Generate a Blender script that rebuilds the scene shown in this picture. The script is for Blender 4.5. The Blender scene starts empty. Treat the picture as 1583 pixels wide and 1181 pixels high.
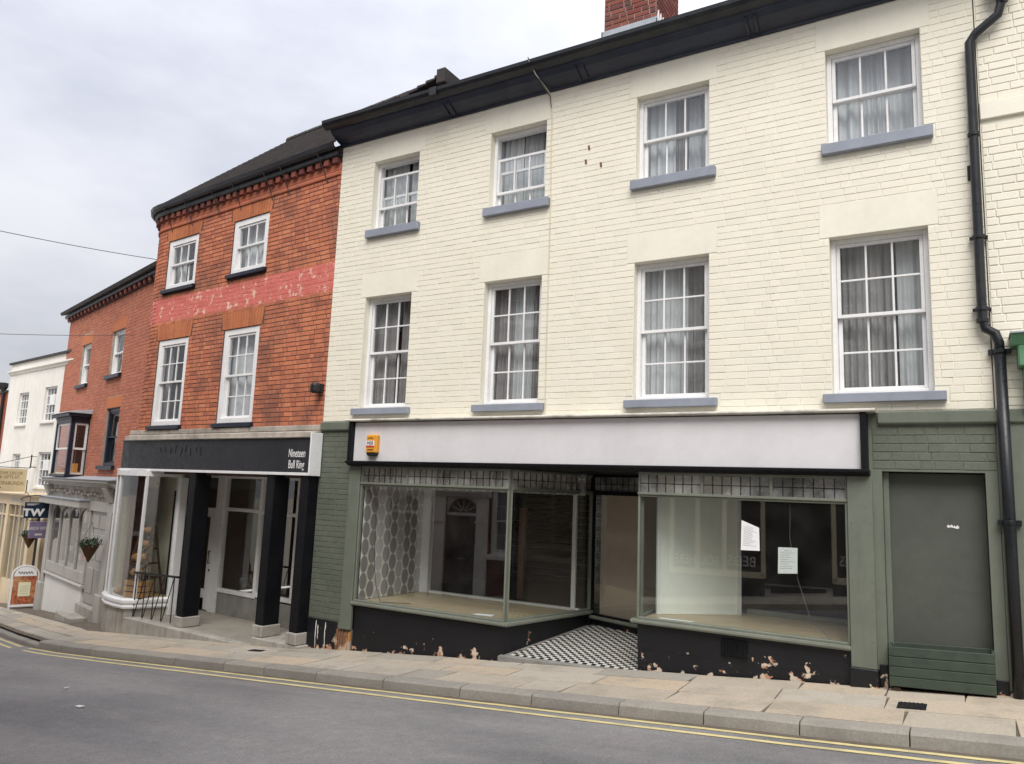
import bpy, math, random
from math import sin, cos, pi, radians as R
from mathutils import Vector, Matrix, Euler

sc = bpy.context.scene
COL = sc.collection
# ------------------------------------------------------------------ camera
cam = bpy.data.cameras.new('camera'); camo = bpy.data.objects.new('camera', cam); COL.objects.link(camo)
cam.sensor_fit = 'HORIZONTAL'; cam.sensor_width = 36; cam.lens = 36*1165.9/1583; cam.clip_start = .05; cam.clip_end = 2000
CAM = Vector((0, -8.2, 1.67))
yaw, pit, rol = R(31.0388), R(8.2912), R(2.2297)
fw = Vector((-sin(yaw)*cos(pit), cos(yaw)*cos(pit), sin(pit))); r0 = Vector((cos(yaw), sin(yaw), 0)); u0 = r0.cross(fw)
rt = r0*cos(rol)+u0*sin(rol); up = -r0*sin(rol)+u0*cos(rol)
camo.matrix_world = Matrix(((rt.x, up.x, -fw.x, CAM.x), (rt.y, up.y, -fw.y, CAM.y), (rt.z, up.z, -fw.z, CAM.z), (0, 0, 0, 1)))
sc.camera = camo
# ------------------------------------------------------------------ sky and sun (bright overcast)
SUN_EL, SUN_AZ = R(52), R(155)     # azimuth clockwise from +Y
w = bpy.data.worlds.new('World'); sc.world = w; w.use_nodes = True
nt = w.node_tree; N = nt.nodes; L = nt.links; N.clear()
out = N.new('ShaderNodeOutputWorld'); bg = N.new('ShaderNodeBackground'); bg.inputs[1].default_value = .05
sky = N.new('ShaderNodeTexSky'); sky.sky_type = 'NISHITA'; sky.sun_disc = False
sky.sun_elevation = SUN_EL; sky.sun_rotation = SUN_AZ; sky.air_density = 1.5; sky.dust_density = 4
tc = N.new('ShaderNodeTexCoord'); mp = N.new('ShaderNodeMapping'); mp.inputs['Scale'].default_value = (1, 1, 2.2)
nz = N.new('ShaderNodeTexNoise'); nz.inputs['Scale'].default_value = 2.1; nz.inputs['Detail'].default_value = 6; nz.inputs['Roughness'].default_value = .55
cr = N.new('ShaderNodeValToRGB'); cr.color_ramp.elements[0].position = .34; cr.color_ramp.elements[0].color = (.62, .645, .74, 1)
cr.color_ramp.elements[1].position = .62; cr.color_ramp.elements[1].color = (.90, .905, .97, 1)
sx = N.new('ShaderNodeSeparateXYZ'); mr = N.new('ShaderNodeMapRange'); mr.inputs[1].default_value = 0; mr.inputs[2].default_value = 1
mr.inputs[3].default_value = 6.2; mr.inputs[4].default_value = 17      # overcast sky: zenith brighter than the horizon
ml = N.new('ShaderNodeVectorMath'); ml.operation = 'SCALE'
mx = N.new('ShaderNodeMixRGB'); mx.inputs[0].default_value = .9
L.new(tc.outputs['Generated'], mp.inputs[0]); L.new(mp.outputs[0], nz.inputs[0]); L.new(nz.outputs[0], cr.inputs[0])
L.new(tc.outputs['Generated'], sx.inputs[0]); L.new(sx.outputs[2], mr.inputs[0]); L.new(cr.outputs[0], ml.inputs[0]); L.new(mr.outputs[0], ml.inputs['Scale'])
L.new(sky.outputs[0], mx.inputs[1]); L.new(ml.outputs[0], mx.inputs[2]); L.new(mx.outputs[0], bg.inputs[0]); L.new(bg.outputs[0], out.inputs[0])
sl = bpy.data.lights.new('sun', 'SUN'); sl.energy = 1.5; sl.angle = R(38); sl.color = (1, .96, .9)
so = bpy.data.objects.new('sun', sl); COL.objects.link(so)
sd = Vector((sin(SUN_AZ)*cos(SUN_EL), cos(SUN_AZ)*cos(SUN_EL), sin(SUN_EL)))
so.rotation_euler = (-sd).to_track_quat('-Z', 'Y').to_euler()
vs = sc.view_settings; vs.view_transform = 'Standard'; vs.look = 'None'; vs.gamma = 1; vs.use_curve_mapping = False; vs.exposure = 1.15
sc.cycles.max_bounces = 8; sc.cycles.transparent_max_bounces = 16

# ------------------------------------------------------------------ helpers
rng = random.Random(7)
class MB:
    def __init__(s, fn=None): s.v = []; s.f = []; s.m = []; s.t = []; s.fn = fn; s.tone = 0.
    def P(s, p): s.v.append(s.fn(*p) if s.fn else tuple(p)); return len(s.v)-1
    def face(s, pts, mi=0): s.f.append([s.P(p) for p in pts]); s.m.append(mi); s.t.append(s.tone); return s
    def idx(s, ids, mi=0): s.f.append(ids); s.m.append(mi); s.t.append(s.tone)
    def box(s, x0, x1, y0, y1, z0, z1, mi=0):
        i = [s.P(p) for p in ((x0,y0,z0),(x1,y0,z0),(x1,y1,z0),(x0,y1,z0),(x0,y0,z1),(x1,y0,z1),(x1,y1,z1),(x0,y1,z1))]
        for q in ((0,1,5,4),(1,2,6,5),(2,3,7,6),(3,0,4,7),(4,5,6,7),(3,2,1,0)): s.idx([i[k] for k in q], mi)
        return s
    def hexa(s, b, t, mi=0):     # bottom 4, top 4 points (counter-clockwise seen from above)
        i = [s.P(p) for p in list(b)+list(t)]
        for q in ((0,1,5,4),(1,2,6,5),(2,3,7,6),(3,0,4,7),(4,5,6,7),(3,2,1,0)): s.idx([i[k] for k in q], mi)
        return s
    def prism(s, pts, z0, z1, mi=0):        # plan polygon (ccw) extruded in z
        n = len(pts); b = [s.P((x, y, z0)) for x, y in pts]; t = [s.P((x, y, z1)) for x, y in pts]
        for k in range(n): s.idx([b[k], b[(k+1) % n], t[(k+1) % n], t[k]], mi)
        s.idx(t, mi); s.idx(b[::-1], mi); return s
    def profx(s, pts, x0, x1, mi=0):        # (y,z) polygon extruded along x
        n = len(pts); a = [s.P((x0, y, z)) for y, z in pts]; b = [s.P((x1, y, z)) for y, z in pts]
        for k in range(n): s.idx([a[k], a[(k+1) % n], b[(k+1) % n], b[k]], mi)
        s.idx(a[::-1], mi); s.idx(b, mi); return s
    def profy(s, pts, y0, y1, mi=0):        # (x,z) polygon extruded along y
        n = len(pts); a = [s.P((x, y0, z)) for x, z in pts]; b = [s.P((x, y1, z)) for x, z in pts]
        for k in range(n): s.idx([a[k], a[(k+1) % n], b[(k+1) % n], b[k]], mi)
        s.idx(a[::-1], mi); s.idx(b, mi); return s
    def tube(s, pts, r, n=8, mi=0, cap=True):
        pts = [Vector(p) for p in pts]; rings = []; prev = None
        for k, p in enumerate(pts):
            d = (pts[min(k+1, len(pts)-1)]-pts[max(k-1, 0)]).normalized()
            a = prev if prev is not None else (Vector((0, 0, 1)) if abs(d.z) < .9 else Vector((1, 0, 0)))
            e = (a-d*a.dot(d)).normalized(); prev = e; g = d.cross(e)
            rr = r[k] if isinstance(r, (list, tuple)) else r
            rings.append([s.P(p+(e*cos(2*pi*j/n)+g*sin(2*pi*j/n))*rr) for j in range(n)])
        for a, b in zip(rings, rings[1:]):
            for j in range(n): s.idx([a[j], a[(j+1) % n], b[(j+1) % n], b[j]], mi)
        if cap: s.idx(rings[0][::-1], mi); s.idx(rings[-1], mi)
        return s
    def lathe(s, c, prof, n=16, mi=0):       # (r,z) about a vertical axis
        rings = [[s.P((c[0]+r*cos(2*pi*j/n), c[1]+r*sin(2*pi*j/n), c[2]+z)) for j in range(n)] for r, z in prof]
        for a, b in zip(rings, rings[1:]):
            for j in range(n): s.idx([a[j], a[(j+1) % n], b[(j+1) % n], b[j]], mi)
        s.idx(rings[0][::-1], mi); s.idx(rings[-1], mi); return s
    def sweep(s, path, prof, mi=0, closed=True, zf=None):      # path (x,y); prof (d,z): d outwards (right of travel), optional height function
        n = len(path); rings = []
        for k, (x, y) in enumerate(path):
            a = Vector(path[max(k-1, 0)]); b = Vector(path[min(k+1, n-1)]); p = Vector((x, y))
            d1 = (p-a).normalized() if k else None; d2 = (b-p).normalized() if k < n-1 else None
            if d1 is None: nn = Vector((d2.y, -d2.x)); sc_ = 1
            elif d2 is None: nn = Vector((d1.y, -d1.x)); sc_ = 1
            else:
                n1 = Vector((d1.y, -d1.x)); n2 = Vector((d2.y, -d2.x)); nn = (n1+n2).normalized(); sc_ = 1/max(.35, nn.dot(n1))
            h = zf(x, y) if zf else 0
            rings.append([s.P((x+nn.x*d*sc_, y+nn.y*d*sc_, z+h)) for d, z in prof])
        m = len(prof)
        for a, b in zip(rings, rings[1:]):
            for j in range(m if closed else m-1): s.idx([a[j], b[j], b[(j+1) % m], a[(j+1) % m]], mi)
        if closed: s.idx(rings[0], mi); s.idx(rings[-1][::-1], mi)
        return s
    def mesh(s, name, mats):
        me = bpy.data.meshes.new(name); me.from_pydata(s.v, [], s.f)
        for m in mats: me.materials.append(M[m])
        if len(mats) > 1: me.polygons.foreach_set('material_index', s.m)
        if any(s.t):
            at = me.attributes.new('tone', 'FLOAT', 'FACE'); at.data.foreach_set('value', s.t)
        me.update(); return me
    def build(s, name, mats, parent=None, smooth=False, bevel=0, kind=None, fix=True):
        if isinstance(mats, str): mats = [mats]
        me = s.mesh(name, mats)
        if fix:
            import bmesh
            b = bmesh.new(); b.from_mesh(me); bmesh.ops.recalc_face_normals(b, faces=b.faces); b.to_mesh(me); b.free()
        o = link(name, me, parent)
        if smooth: me.polygons.foreach_set('use_smooth', [True]*len(me.polygons))
        if bevel:
            m = o.modifiers.new('bevel', 'BEVEL'); m.width = bevel; m.segments = 1; m.limit_method = 'ANGLE'; m.angle_limit = R(50)
        if kind: o['kind'] = kind
        return o
def link(name, data, parent=None, loc=None, rot=None, scale=None):
    o = bpy.data.objects.new(name, data); COL.objects.link(o)
    if parent is not None: o.parent = parent
    if loc is not None: o.location = loc
    if rot is not None: o.rotation_euler = rot
    if scale is not None: o.scale = scale
    return o
def thing(name, label, cat, loc=(0, 0, 0), rz=0, group=None):
    o = link(name, None, None, loc, (0, 0, rz)); o.empty_display_size = .2; return tag(o, label, cat, group)
def tag(o, label, cat, group=None):
    o['label'] = label; o['category'] = cat
    if group: o['group'] = group
    return o
def struct(o): o['kind'] = 'structure'; return o
def arc(cx, cy, r, a0, a1, n): return [(cx+r*cos(a0+(a1-a0)*k/n), cy+r*sin(a0+(a1-a0)*k/n)) for k in range(n+1)]
def text(s, size, mat, parent, loc, rot, name='lettering', align='CENTER', ext=.0015, sx=1., shear=0., bold=0.):
    c = bpy.data.curves.new('t', 'FONT'); c.body = s; c.size = size; c.align_x = align; c.extrude = ext; c.shear = shear; c.space_line = .95; c.offset = bold
    t = bpy.data.objects.new('t', c); COL.objects.link(t); t.scale = (sx, 1, 1)
    dg = bpy.context.evaluated_depsgraph_get(); me = bpy.data.meshes.new_from_object(t.evaluated_get(dg)); me.name = name
    bpy.data.objects.remove(t); bpy.data.curves.remove(c)
    me.materials.clear(); me.materials.append(M[mat])
    return link(name, me, parent, loc, rot, (sx, 1, 1))
FR = (pi/2, 0, 0)          # text standing upright, read from -y

# ------------------------------------------------------------------ materials
M = {}
def newmat(name):
    m = bpy.data.materials.new(name); m.use_nodes = True; M[name] = m
    return m, m.node_tree.nodes, m.node_tree.links, m.node_tree.nodes['Principled BSDF']
def mixc(N, L, fac, a, b, mode='MIX'):
    x = N.new('ShaderNodeMixRGB'); x.blend_type = mode
    for i, s in ((0, fac), (1, a), (2, b)):
        if hasattr(s, 'links') or hasattr(s, 'is_linked'): L.new(s, x.inputs[i])
        elif isinstance(s, (int, float)): x.inputs[i].default_value = s
        else: x.inputs[i].default_value = (*s, 1) if len(s) == 3 else s
    return x.outputs[0]
def noise(N, L, scale, detail=4, vec=None, rough=.55, stretch=None):
    n = N.new('ShaderNodeTexNoise'); n.inputs['Scale'].default_value = scale; n.inputs['Detail'].default_value = detail; n.inputs['Roughness'].default_value = rough
    if vec is None:
        g = N.new('ShaderNodeNewGeometry'); vec = g.outputs['Position']
    if stretch:
        mp = N.new('ShaderNodeMapping'); mp.inputs['Scale'].default_value = stretch; L.new(vec, mp.inputs[0]); vec = mp.outputs[0]
    L.new(vec, n.inputs['Vector']); return n.outputs[0]
def ramp(N, L, src, p0, p1, c0=(0, 0, 0), c1=(1, 1, 1)):
    r = N.new('ShaderNodeValToRGB'); e = r.color_ramp.elements; e[0].position = p0; e[1].position = p1; e[0].color = (*c0, 1); e[1].color = (*c1, 1)
    L.new(src, r.inputs[0]); return r.outputs[0]
def math_(N, L, op, a, b=None):
    m = N.new('ShaderNodeMath'); m.operation = op
    for i, s in ((0, a), (1, b)):
        if s is None: continue
        if isinstance(s, (int, float)): m.inputs[i].default_value = s
        else: L.new(s, m.inputs[i])
    return m.outputs[0]
def bump(N, L, B, h, strength=.3, dist=.01):
    b = N.new('ShaderNodeBump'); b.inputs['Strength'].default_value = strength; b.inputs['Distance'].default_value = dist
    L.new(h, b.inputs['Height']); L.new(b.outputs[0], B.inputs['Normal'])
def paint(name, col, rough=.5, var=.12, scale=3., dirt=None, dirt_amt=.3, bscale=60, bstr=.15, streak=False, spec=.4):
    """painted or plain surface: soft tone variation, grime patches, fine relief"""
    m, N, L, B = newmat(name)
    n1 = noise(N, L, scale, 5); n2 = noise(N, L, scale*7, 4)
    lo = tuple(c*(1-var) for c in col); hi = tuple(min(1, c*(1+var*.6)) for c in col)
    c = ramp(N, L, n1, .32, .68, lo, hi)
    if dirt:
        g = noise(N, L, 2.3, 6, stretch=(3.5, 3.5, .5) if streak else None, rough=.65)
        f = ramp(N, L, g, .5, .75); f = math_(N, L, 'MULTIPLY', f, dirt_amt)
        c = mixc(N, L, f, c, dirt)
    c = mixc(N, L, .18, c, ramp(N, L, n2, .3, .7, (.75,)*3, (1, 1, 1)), 'MULTIPLY')
    L.new(c, B.inputs['Base Color'])
    rr = ramp(N, L, n2, .3, .7, (max(0, rough-.1),)*3, (min(1, rough+.12),)*3); L.new(rr, B.inputs['Roughness'])
    B.inputs['Specular IOR Level'].default_value = spec
    if bstr: bump(N, L, B, noise(N, L, bscale, 4), bstr, .004)
    return m
def peel(name, col, under, rough=.5, z0=0., slope=.0845, reach=.35, thr=.6, bare2=None):
    """paint flaking off in patches, mostly within reach of the sloping pavement"""
    m, N, L, B = newmat(name)
    g = N.new('ShaderNodeNewGeometry'); s = N.new('ShaderNodeSeparateXYZ'); L.new(g.outputs['Position'], s.inputs[0])
    h = math_(N, L, 'SUBTRACT', s.outputs[2], math_(N, L, 'ADD', math_(N, L, 'MULTIPLY', s.outputs[0], slope), .05+z0))
    near = N.new('ShaderNodeMapRange'); L.new(h, near.inputs[0]); near.inputs[1].default_value = 0; near.inputs[2].default_value = reach; near.inputs[3].default_value = .09; near.inputs[4].default_value = -.12
    n = noise(N, L, 5.2, 7, rough=.62); n = math_(N, L, 'ADD', n, near.outputs[0])
    f = ramp(N, L, n, thr, thr+.012)
    n2 = noise(N, L, 2.1, 5); c = ramp(N, L, n2, .3, .7, tuple(x*.75 for x in col), tuple(x*1.35 for x in col))
    u = mixc(N, L, ramp(N, L, noise(N, L, 9, 3), .45, .55), under, bare2 or under)
    L.new(mixc(N, L, f, c, u), B.inputs['Base Color']); L.new(ramp(N, L, f, 0, 1, (rough,)*3, (.9,)*3), B.inputs['Roughness'])
    hh = math_(N, L, 'ADD', math_(N, L, 'MULTIPLY', f, -.6), noise(N, L, 28, 5)); bump(N, L, B, hh, .35, .006)
def brickmat(name, cols, paintcol=None, rough=.85, soot=None, soot_amt=.5, bstr=.5, grain=.45, sscale=1.3, st=(.48, .66)):
    """fired brick: each brick its own tone from the face attribute or the object's random number"""
    m, N, L, B = newmat(name)
    at = N.new('ShaderNodeAttribute'); at.attribute_name = 'tone'; oi = N.new('ShaderNodeObjectInfo')
    t = math_(N, L, 'FRACT', math_(N, L, 'ADD', at.outputs['Fac'], oi.outputs['Random']))
    r = N.new('ShaderNodeValToRGB'); e = r.color_ramp.elements
    for k in range(len(cols)-2): e.new(.5)
    for k, c in enumerate(cols): e[k].position = k/(len(cols)-1); e[k].color = (*c, 1)
    L.new(t, r.inputs[0]); c = r.outputs[0]
    n2 = noise(N, L, 45, 5); c = mixc(N, L, grain, c, ramp(N, L, n2, .3, .75, (.5, .46, .44), (1, 1, 1)), 'MULTIPLY')
    if soot:
        f = math_(N, L, 'MULTIPLY', ramp(N, L, noise(N, L, sscale, 6, rough=.7), *st), soot_amt); c = mixc(N, L, f, c, soot)
    L.new(c, B.inputs['Base Color']); B.inputs['Roughness'].default_value = rough; B.inputs['Specular IOR Level'].default_value = .25
    bump(N, L, B, noise(N, L, 90, 5), bstr, .004)
def glass(name, ior=1.75, tint=(1, 1, 1), wob=.25, wscale=1.6, dust=0.):
    m, N, L, B = newmat(name); N.remove(B)
    tr = N.new('ShaderNodeBsdfTransparent'); tr.inputs[0].default_value = (*tint, 1)
    gl = N.new('ShaderNodeBsdfGlossy'); gl.inputs['Roughness'].default_value = .0
    mx = N.new('ShaderNodeMixShader')
    oi = N.new('ShaderNodeObjectInfo'); g = N.new('ShaderNodeNewGeometry')
    ad = N.new('ShaderNodeVectorMath'); ad.operation = 'ADD'; L.new(g.outputs['Position'], ad.inputs[0]); L.new(oi.outputs['Location'], ad.inputs[1])
    b = N.new('ShaderNodeBump'); b.inputs['Strength'].default_value = wob; b.inputs['Distance'].default_value = .01
    L.new(noise(N, L, wscale, 1, ad.outputs[0]), b.inputs['Height']); L.new(b.outputs[0], gl.inputs['Normal'])
    dt = N.new('ShaderNodeVectorMath'); dt.operation = 'DOT_PRODUCT'; L.new(g.outputs['Incoming'], dt.inputs[0]); L.new(g.outputs['True Normal'], dt.inputs[1])
    f0 = ((ior-1)/(ior+1))**2; k = math_(N, L, 'POWER', math_(N, L, 'SUBTRACT', 1., math_(N, L, 'ABSOLUTE', dt.outputs['Value'])), 5.)   # same from either side of the pane
    L.new(math_(N, L, 'ADD', math_(N, L, 'MULTIPLY', k, 1-f0), f0), mx.inputs[0]); L.new(tr.outputs[0], mx.inputs[1]); L.new(gl.outputs[0], mx.inputs[2])
    o = [n for n in N if n.type == 'OUTPUT_MATERIAL'][0]; last = mx.outputs[0]
    if dust:
        df = N.new('ShaderNodeBsdfDiffuse'); df.inputs[0].default_value = (.5, .5, .48, 1); m2 = N.new('ShaderNodeMixShader')
        L.new(math_(N, L, 'MULTIPLY', ramp(N, L, noise(N, L, 3, 6), .3, .8), dust), m2.inputs[0]); L.new(last, m2.inputs[1]); L.new(df.outputs[0], m2.inputs[2]); last = m2.outputs[0]
    L.new(last, o.inputs[0])
def emit(name, col, st):
    m, N, L, B = newmat(name); B.inputs['Base Color'].default_value = (*col, 1); B.inputs['Emission Color'].default_value = (*col, 1); B.inputs['Emission Strength'].default_value = st

CREAM = (.815, .782, .665)
paint('cream_paint', CREAM, .62, .05, 1.6, (.64, .61, .52), .28, 70, .25, True)
paint('cream_render', (.805, .772, .655), .62, .05, 2.2, (.62, .58, .47), .2, 30, .2, True)
paint('cream_smudged', (.72, .67, .53), .65, .08, 2, (.42, .38, .31), .5, 40, .25, True)
paint('white_gloss', (.80, .80, .80), .32, .05, 4, (.55, .53, .5), .25, 80, .08)
paint('white_wall', (.76, .74, .69), .75, .06, 1.2, (.5, .47, .42), .4, 25, .2, True)
paint('sill_grey', (.27, .295, .35), .5, .1, 5, (.16, .17, .19), .3, 50, .15)
paint('navy_cornice', (.02, .026, .046), .38, .25, 3, (.05, .055, .065), .4, 40, .12)
paint('navy_wood', (.012, .017, .033), .35, .2, 4, (.05, .055, .07), .2, 60, .08)
paint('gutter_iron', (.014, .016, .02), .35, .3, 5, (.06, .06, .06), .3, 50, .15)
paint('green_paint', (.148, .166, .132), .55, .12, 2.4, (.1, .115, .09), .5, 22, .35, True)
paint('green_board', (.085, .093, .078), .55, .12, 1.7, (.06, .075, .058), .6, 40, .2)
paint('green_frame', (.19, .205, .168), .42, .12, 3, (.11, .13, .1), .4, 60, .1)
paint('planter_green', (.047, .066, .048), .55, .22, 6, (.03, .05, .035), .5, 50, .25)
paint('bracket_green', (.10, .24, .13), .45, .15, 5, (.05, .11, .06), .4, 50, .15)
paint('black_paint', (.006, .0065, .009), .5, .3, 3, (.02, .02, .022), .4, 40, .15, spec=.18)
paint('black_sign', (.022, .023, .028), .5, .2, 1.5, (.04, .04, .045), .5, 60, .1)
paint('fascia_white', (.68, .67, .685), .55, .05, 1.3, (.52, .5, .51), .35, 40, .15)
paint('cornice_flaking', (.60, .58, .52), .8, .2, 6, (.06, .055, .05), .9, 25, .5)
paint('flaking_stone', (.42, .38, .33), .85, .25, 5, (.12, .105, .09), .85, 20, .6)
paint('lead', (.36, .39, .43), .5, .15, 6, (.55, .57, .6), .4, 40, .15)
paint('slate', (.045, .042, .043), .7, .35, 5, (.09, .075, .06), .5, 60, .3)
paint('clay_tile', (.042, .036, .035), .8, .4, 6, (.07, .05, .042), .6, 60, .4)
paint('mortar_red', (.12, .075, .06), .95, .25, 5, (.06, .05, .045), .6, 60, .4)
paint('mortar_pale', (.40, .33, .27), .95, .2, 5, (.2, .16, .13), .5, 60, .4)
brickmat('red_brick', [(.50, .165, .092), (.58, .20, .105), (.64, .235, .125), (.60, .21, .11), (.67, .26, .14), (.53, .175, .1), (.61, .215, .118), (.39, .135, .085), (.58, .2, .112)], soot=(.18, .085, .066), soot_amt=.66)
brickmat('arch_brick', [(.54, .19, .085), (.6, .22, .1), (.49, .16, .075), (.56, .2, .09)], soot=(.12, .05, .03), soot_amt=.3)
brickmat('red_paint_brick', [(.66, .18, .15), (.7, .2, .165), (.63, .165, .138), (.72, .22, .175)], soot=(.8, .62, .5), soot_amt=.75, sscale=7, st=(.56, .62))
brickmat('far_brick', [(.48, .17, .105), (.54, .2, .12), (.44, .145, .09), (.52, .19, .115)], soot=(.24, .09, .06), soot_amt=.4)
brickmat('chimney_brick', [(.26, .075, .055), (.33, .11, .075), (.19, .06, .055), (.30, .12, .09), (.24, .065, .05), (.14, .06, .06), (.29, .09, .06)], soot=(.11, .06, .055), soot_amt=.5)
brickmat('cream_brick', [CREAM, tuple(c*.965 for c in CREAM), tuple(c*1.02 for c in CREAM), (.815, .77, .65), CREAM], rough=.62, soot=(.70, .66, .53), soot_amt=.35, bstr=.3, grain=.1)
brickmat('green_brick', [(.148, .166, .132), (.136, .154, .122), (.156, .175, .138)], rough=.55, soot=(.08, .1, .075), soot_amt=.5, bstr=.4)
peel('black_peeling', (.0055, .006, .009), (.62, .53, .42), .45, reach=.4, thr=.612, bare2=(.50, .25, .16))
peel('rotten_wood', (.16, .08, .045), (.42, .2, .06), .8, thr=.5, bare2=(.45, .36, .28))
paint('paving_stone', (.42, .385, .32), .85, .16, 2.5, (.20, .185, .16), .5, 35, .35)
brickmat('paving_slab', [(.50, .45, .37), (.57, .49, .385), (.43, .405, .35), (.60, .49, .36), (.47, .43, .365), (.54, .495, .42), (.40, .375, .325), (.55, .47, .37)], rough=.85, soot=(.31, .28, .23), soot_amt=.7, bstr=.4, sscale=2.2)
brickmat('kerb_granite', [(.36, .34, .30), (.40, .375, .33), (.32, .305, .28), (.38, .36, .32)], rough=.85, soot=(.21, .195, .17), soot_amt=.5, bstr=.6)
paint('joint_sand', (.15, .125, .095), .95, .25, 6, (.12, .105, .08), .6, 60, .5)
paint('concrete', (.42, .395, .35), .85, .2, 3, (.17, .15, .125), .7, 35, .4, True)
paint('concrete_dark', (.26, .255, .235), .8, .2, 4, (.12, .115, .1), .6, 40, .3)
paint('terrazzo', (.34, .315, .27), .5, .12, 5, (.22, .2, .17), .5, 120, .1)
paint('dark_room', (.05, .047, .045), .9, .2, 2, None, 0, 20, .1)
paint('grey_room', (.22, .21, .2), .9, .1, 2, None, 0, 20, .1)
paint('shop_wall', (.85, .80, .65), .8, .06, 2, (.45, .4, .32), .3, 20, .1)
paint('white_board', (.86, .88, .82), .5, .03, 2, None, 0, 20, .05)
paint('beige_board', (.56, .44, .36), .5, .06, 1.5, (.45, .36, .3), .4, 30, .06)
paint('curtain', (.33, .32, .325), .95, .1, 6, None, 0, 200, .1)
paint('net_curtain', (.62, .64, .655), .95, .06, 6, None, 0, 200, .1)
paint('paper', (.82, .83, .84), .6, .02, 3, None, 0, 50, .02)
paint('print_grey', (.25, .26, .28), .7, .05)
paint('print_black', (.015, .015, .017), .6, .05)
paint('alarm_yellow', (.75, .34, .035), .4, .08, 6, (.4, .2, .04), .3, 60, .05)
paint('alarm_red', (.6, .03, .05), .4, .05)
paint('plastic_white', (.8, .8, .8), .35, .03)
paint('iron', (.012, .012, .013), .5, .3, 8, (.06, .04, .03), .3, 60, .2)
paint('cable', (.10, .095, .09), .6, .1)
paint('cable_cream', (.66, .6, .46), .6, .1)
paint('shop_grey', (.44, .42, .385), .5, .08, 4, (.28, .26, .23), .5, 40, .12, True)
paint('door_grey', (.36, .345, .315), .45, .08, 4, (.24, .23, .2), .4, 40, .1)
paint('tan_paint', (.62, .50, .34), .5, .08, 3, (.4, .32, .22), .4, 40, .1, True)
paint('yellow_stone', (.62, .47, .2), .7, .1, 4, (.4, .3, .14), .4, 30, .2)
paint('sign_tan', (.66, .55, .34), .45, .03, 2)
paint('sign_navy', (.012, .028, .055), .3, .1)
paint('sign_lilac', (.26, .22, .36), .4, .08, 4)
paint('sign_brown', (.25, .19, .11), .5, .05)
paint('basket_brown', (.11, .055, .025), .9, .3, 20)
paint('leaf', (.045, .085, .04), .6, .4, 14)
paint('leaf_grey', (.09, .13, .09), .6, .4, 14)
paint('dark_wood', (.07, .035, .018), .55, .3, 9, None, 0, 60, .2)
paint('brown_wood', (.16, .075, .045), .6, .2, 6, None, 0, 60, .2)
paint('pine', (.42, .24, .1), .6, .15, 7, None, 0, 60, .2)
paint('bread', (.36, .18, .065), .8, .4, 22, (.16, .065, .02), .6, 60, .4)
paint('poster_food', (.42, .12, .05), .5, .7, 16, (.62, .42, .2), .8, 60, 0)
paint('poster_cream', (.75, .72, .5), .5, .04)
paint('green_soil', (.05, .04, .03), .95, .4, 20, (.16, .14, .08), .6, 60, .5)
paint('tile_white', (.72, .71, .66), .3, .08, 8, (.4, .37, .32), .4, 60, .05)
paint('tile_black', (.018, .018, .02), .3, .3, 8, (.08, .075, .07), .4, 60, .05)
paint('yellow_line', (.70, .60, .30), .75, .12, 7, (.3, .27, .2), .75, 60, .3)
paint('litter_white', (.75, .75, .74), .7, .05)
paint('stock_mix', (.25, .22, .2), .6, .9, 9, (.6, .6, .6), .6)
paint('navy_stock', (.03, .04, .08), .6, .5, 9)
paint('opp_stucco', (.8, .79, .75), .6, .05, 2, (.5, .48, .44), .3, 30, .1)
paint('opp_door', (.05, .05, .055), .4, .1)
paint('opp_dark', (.02, .02, .022), .5, .2)
paint('opp_cream', (.72, .66, .46), .5, .06, 3)
brickmat('opp_brick', [(.14, .05, .035), (.17, .06, .04)], soot=(.06, .03, .025))
glass('shop_glass', 2.35, (.93, .97, .95), .05, .8, .03)
glass('sash_glass', 2.1, (.96, .98, .98), .3, 2.2, .04)
glass('lead_glass', 1.6, (.85, .83, .78), .6, 30, .95)
emit('tube_light', (1, .95, .82), 3.0)

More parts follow.
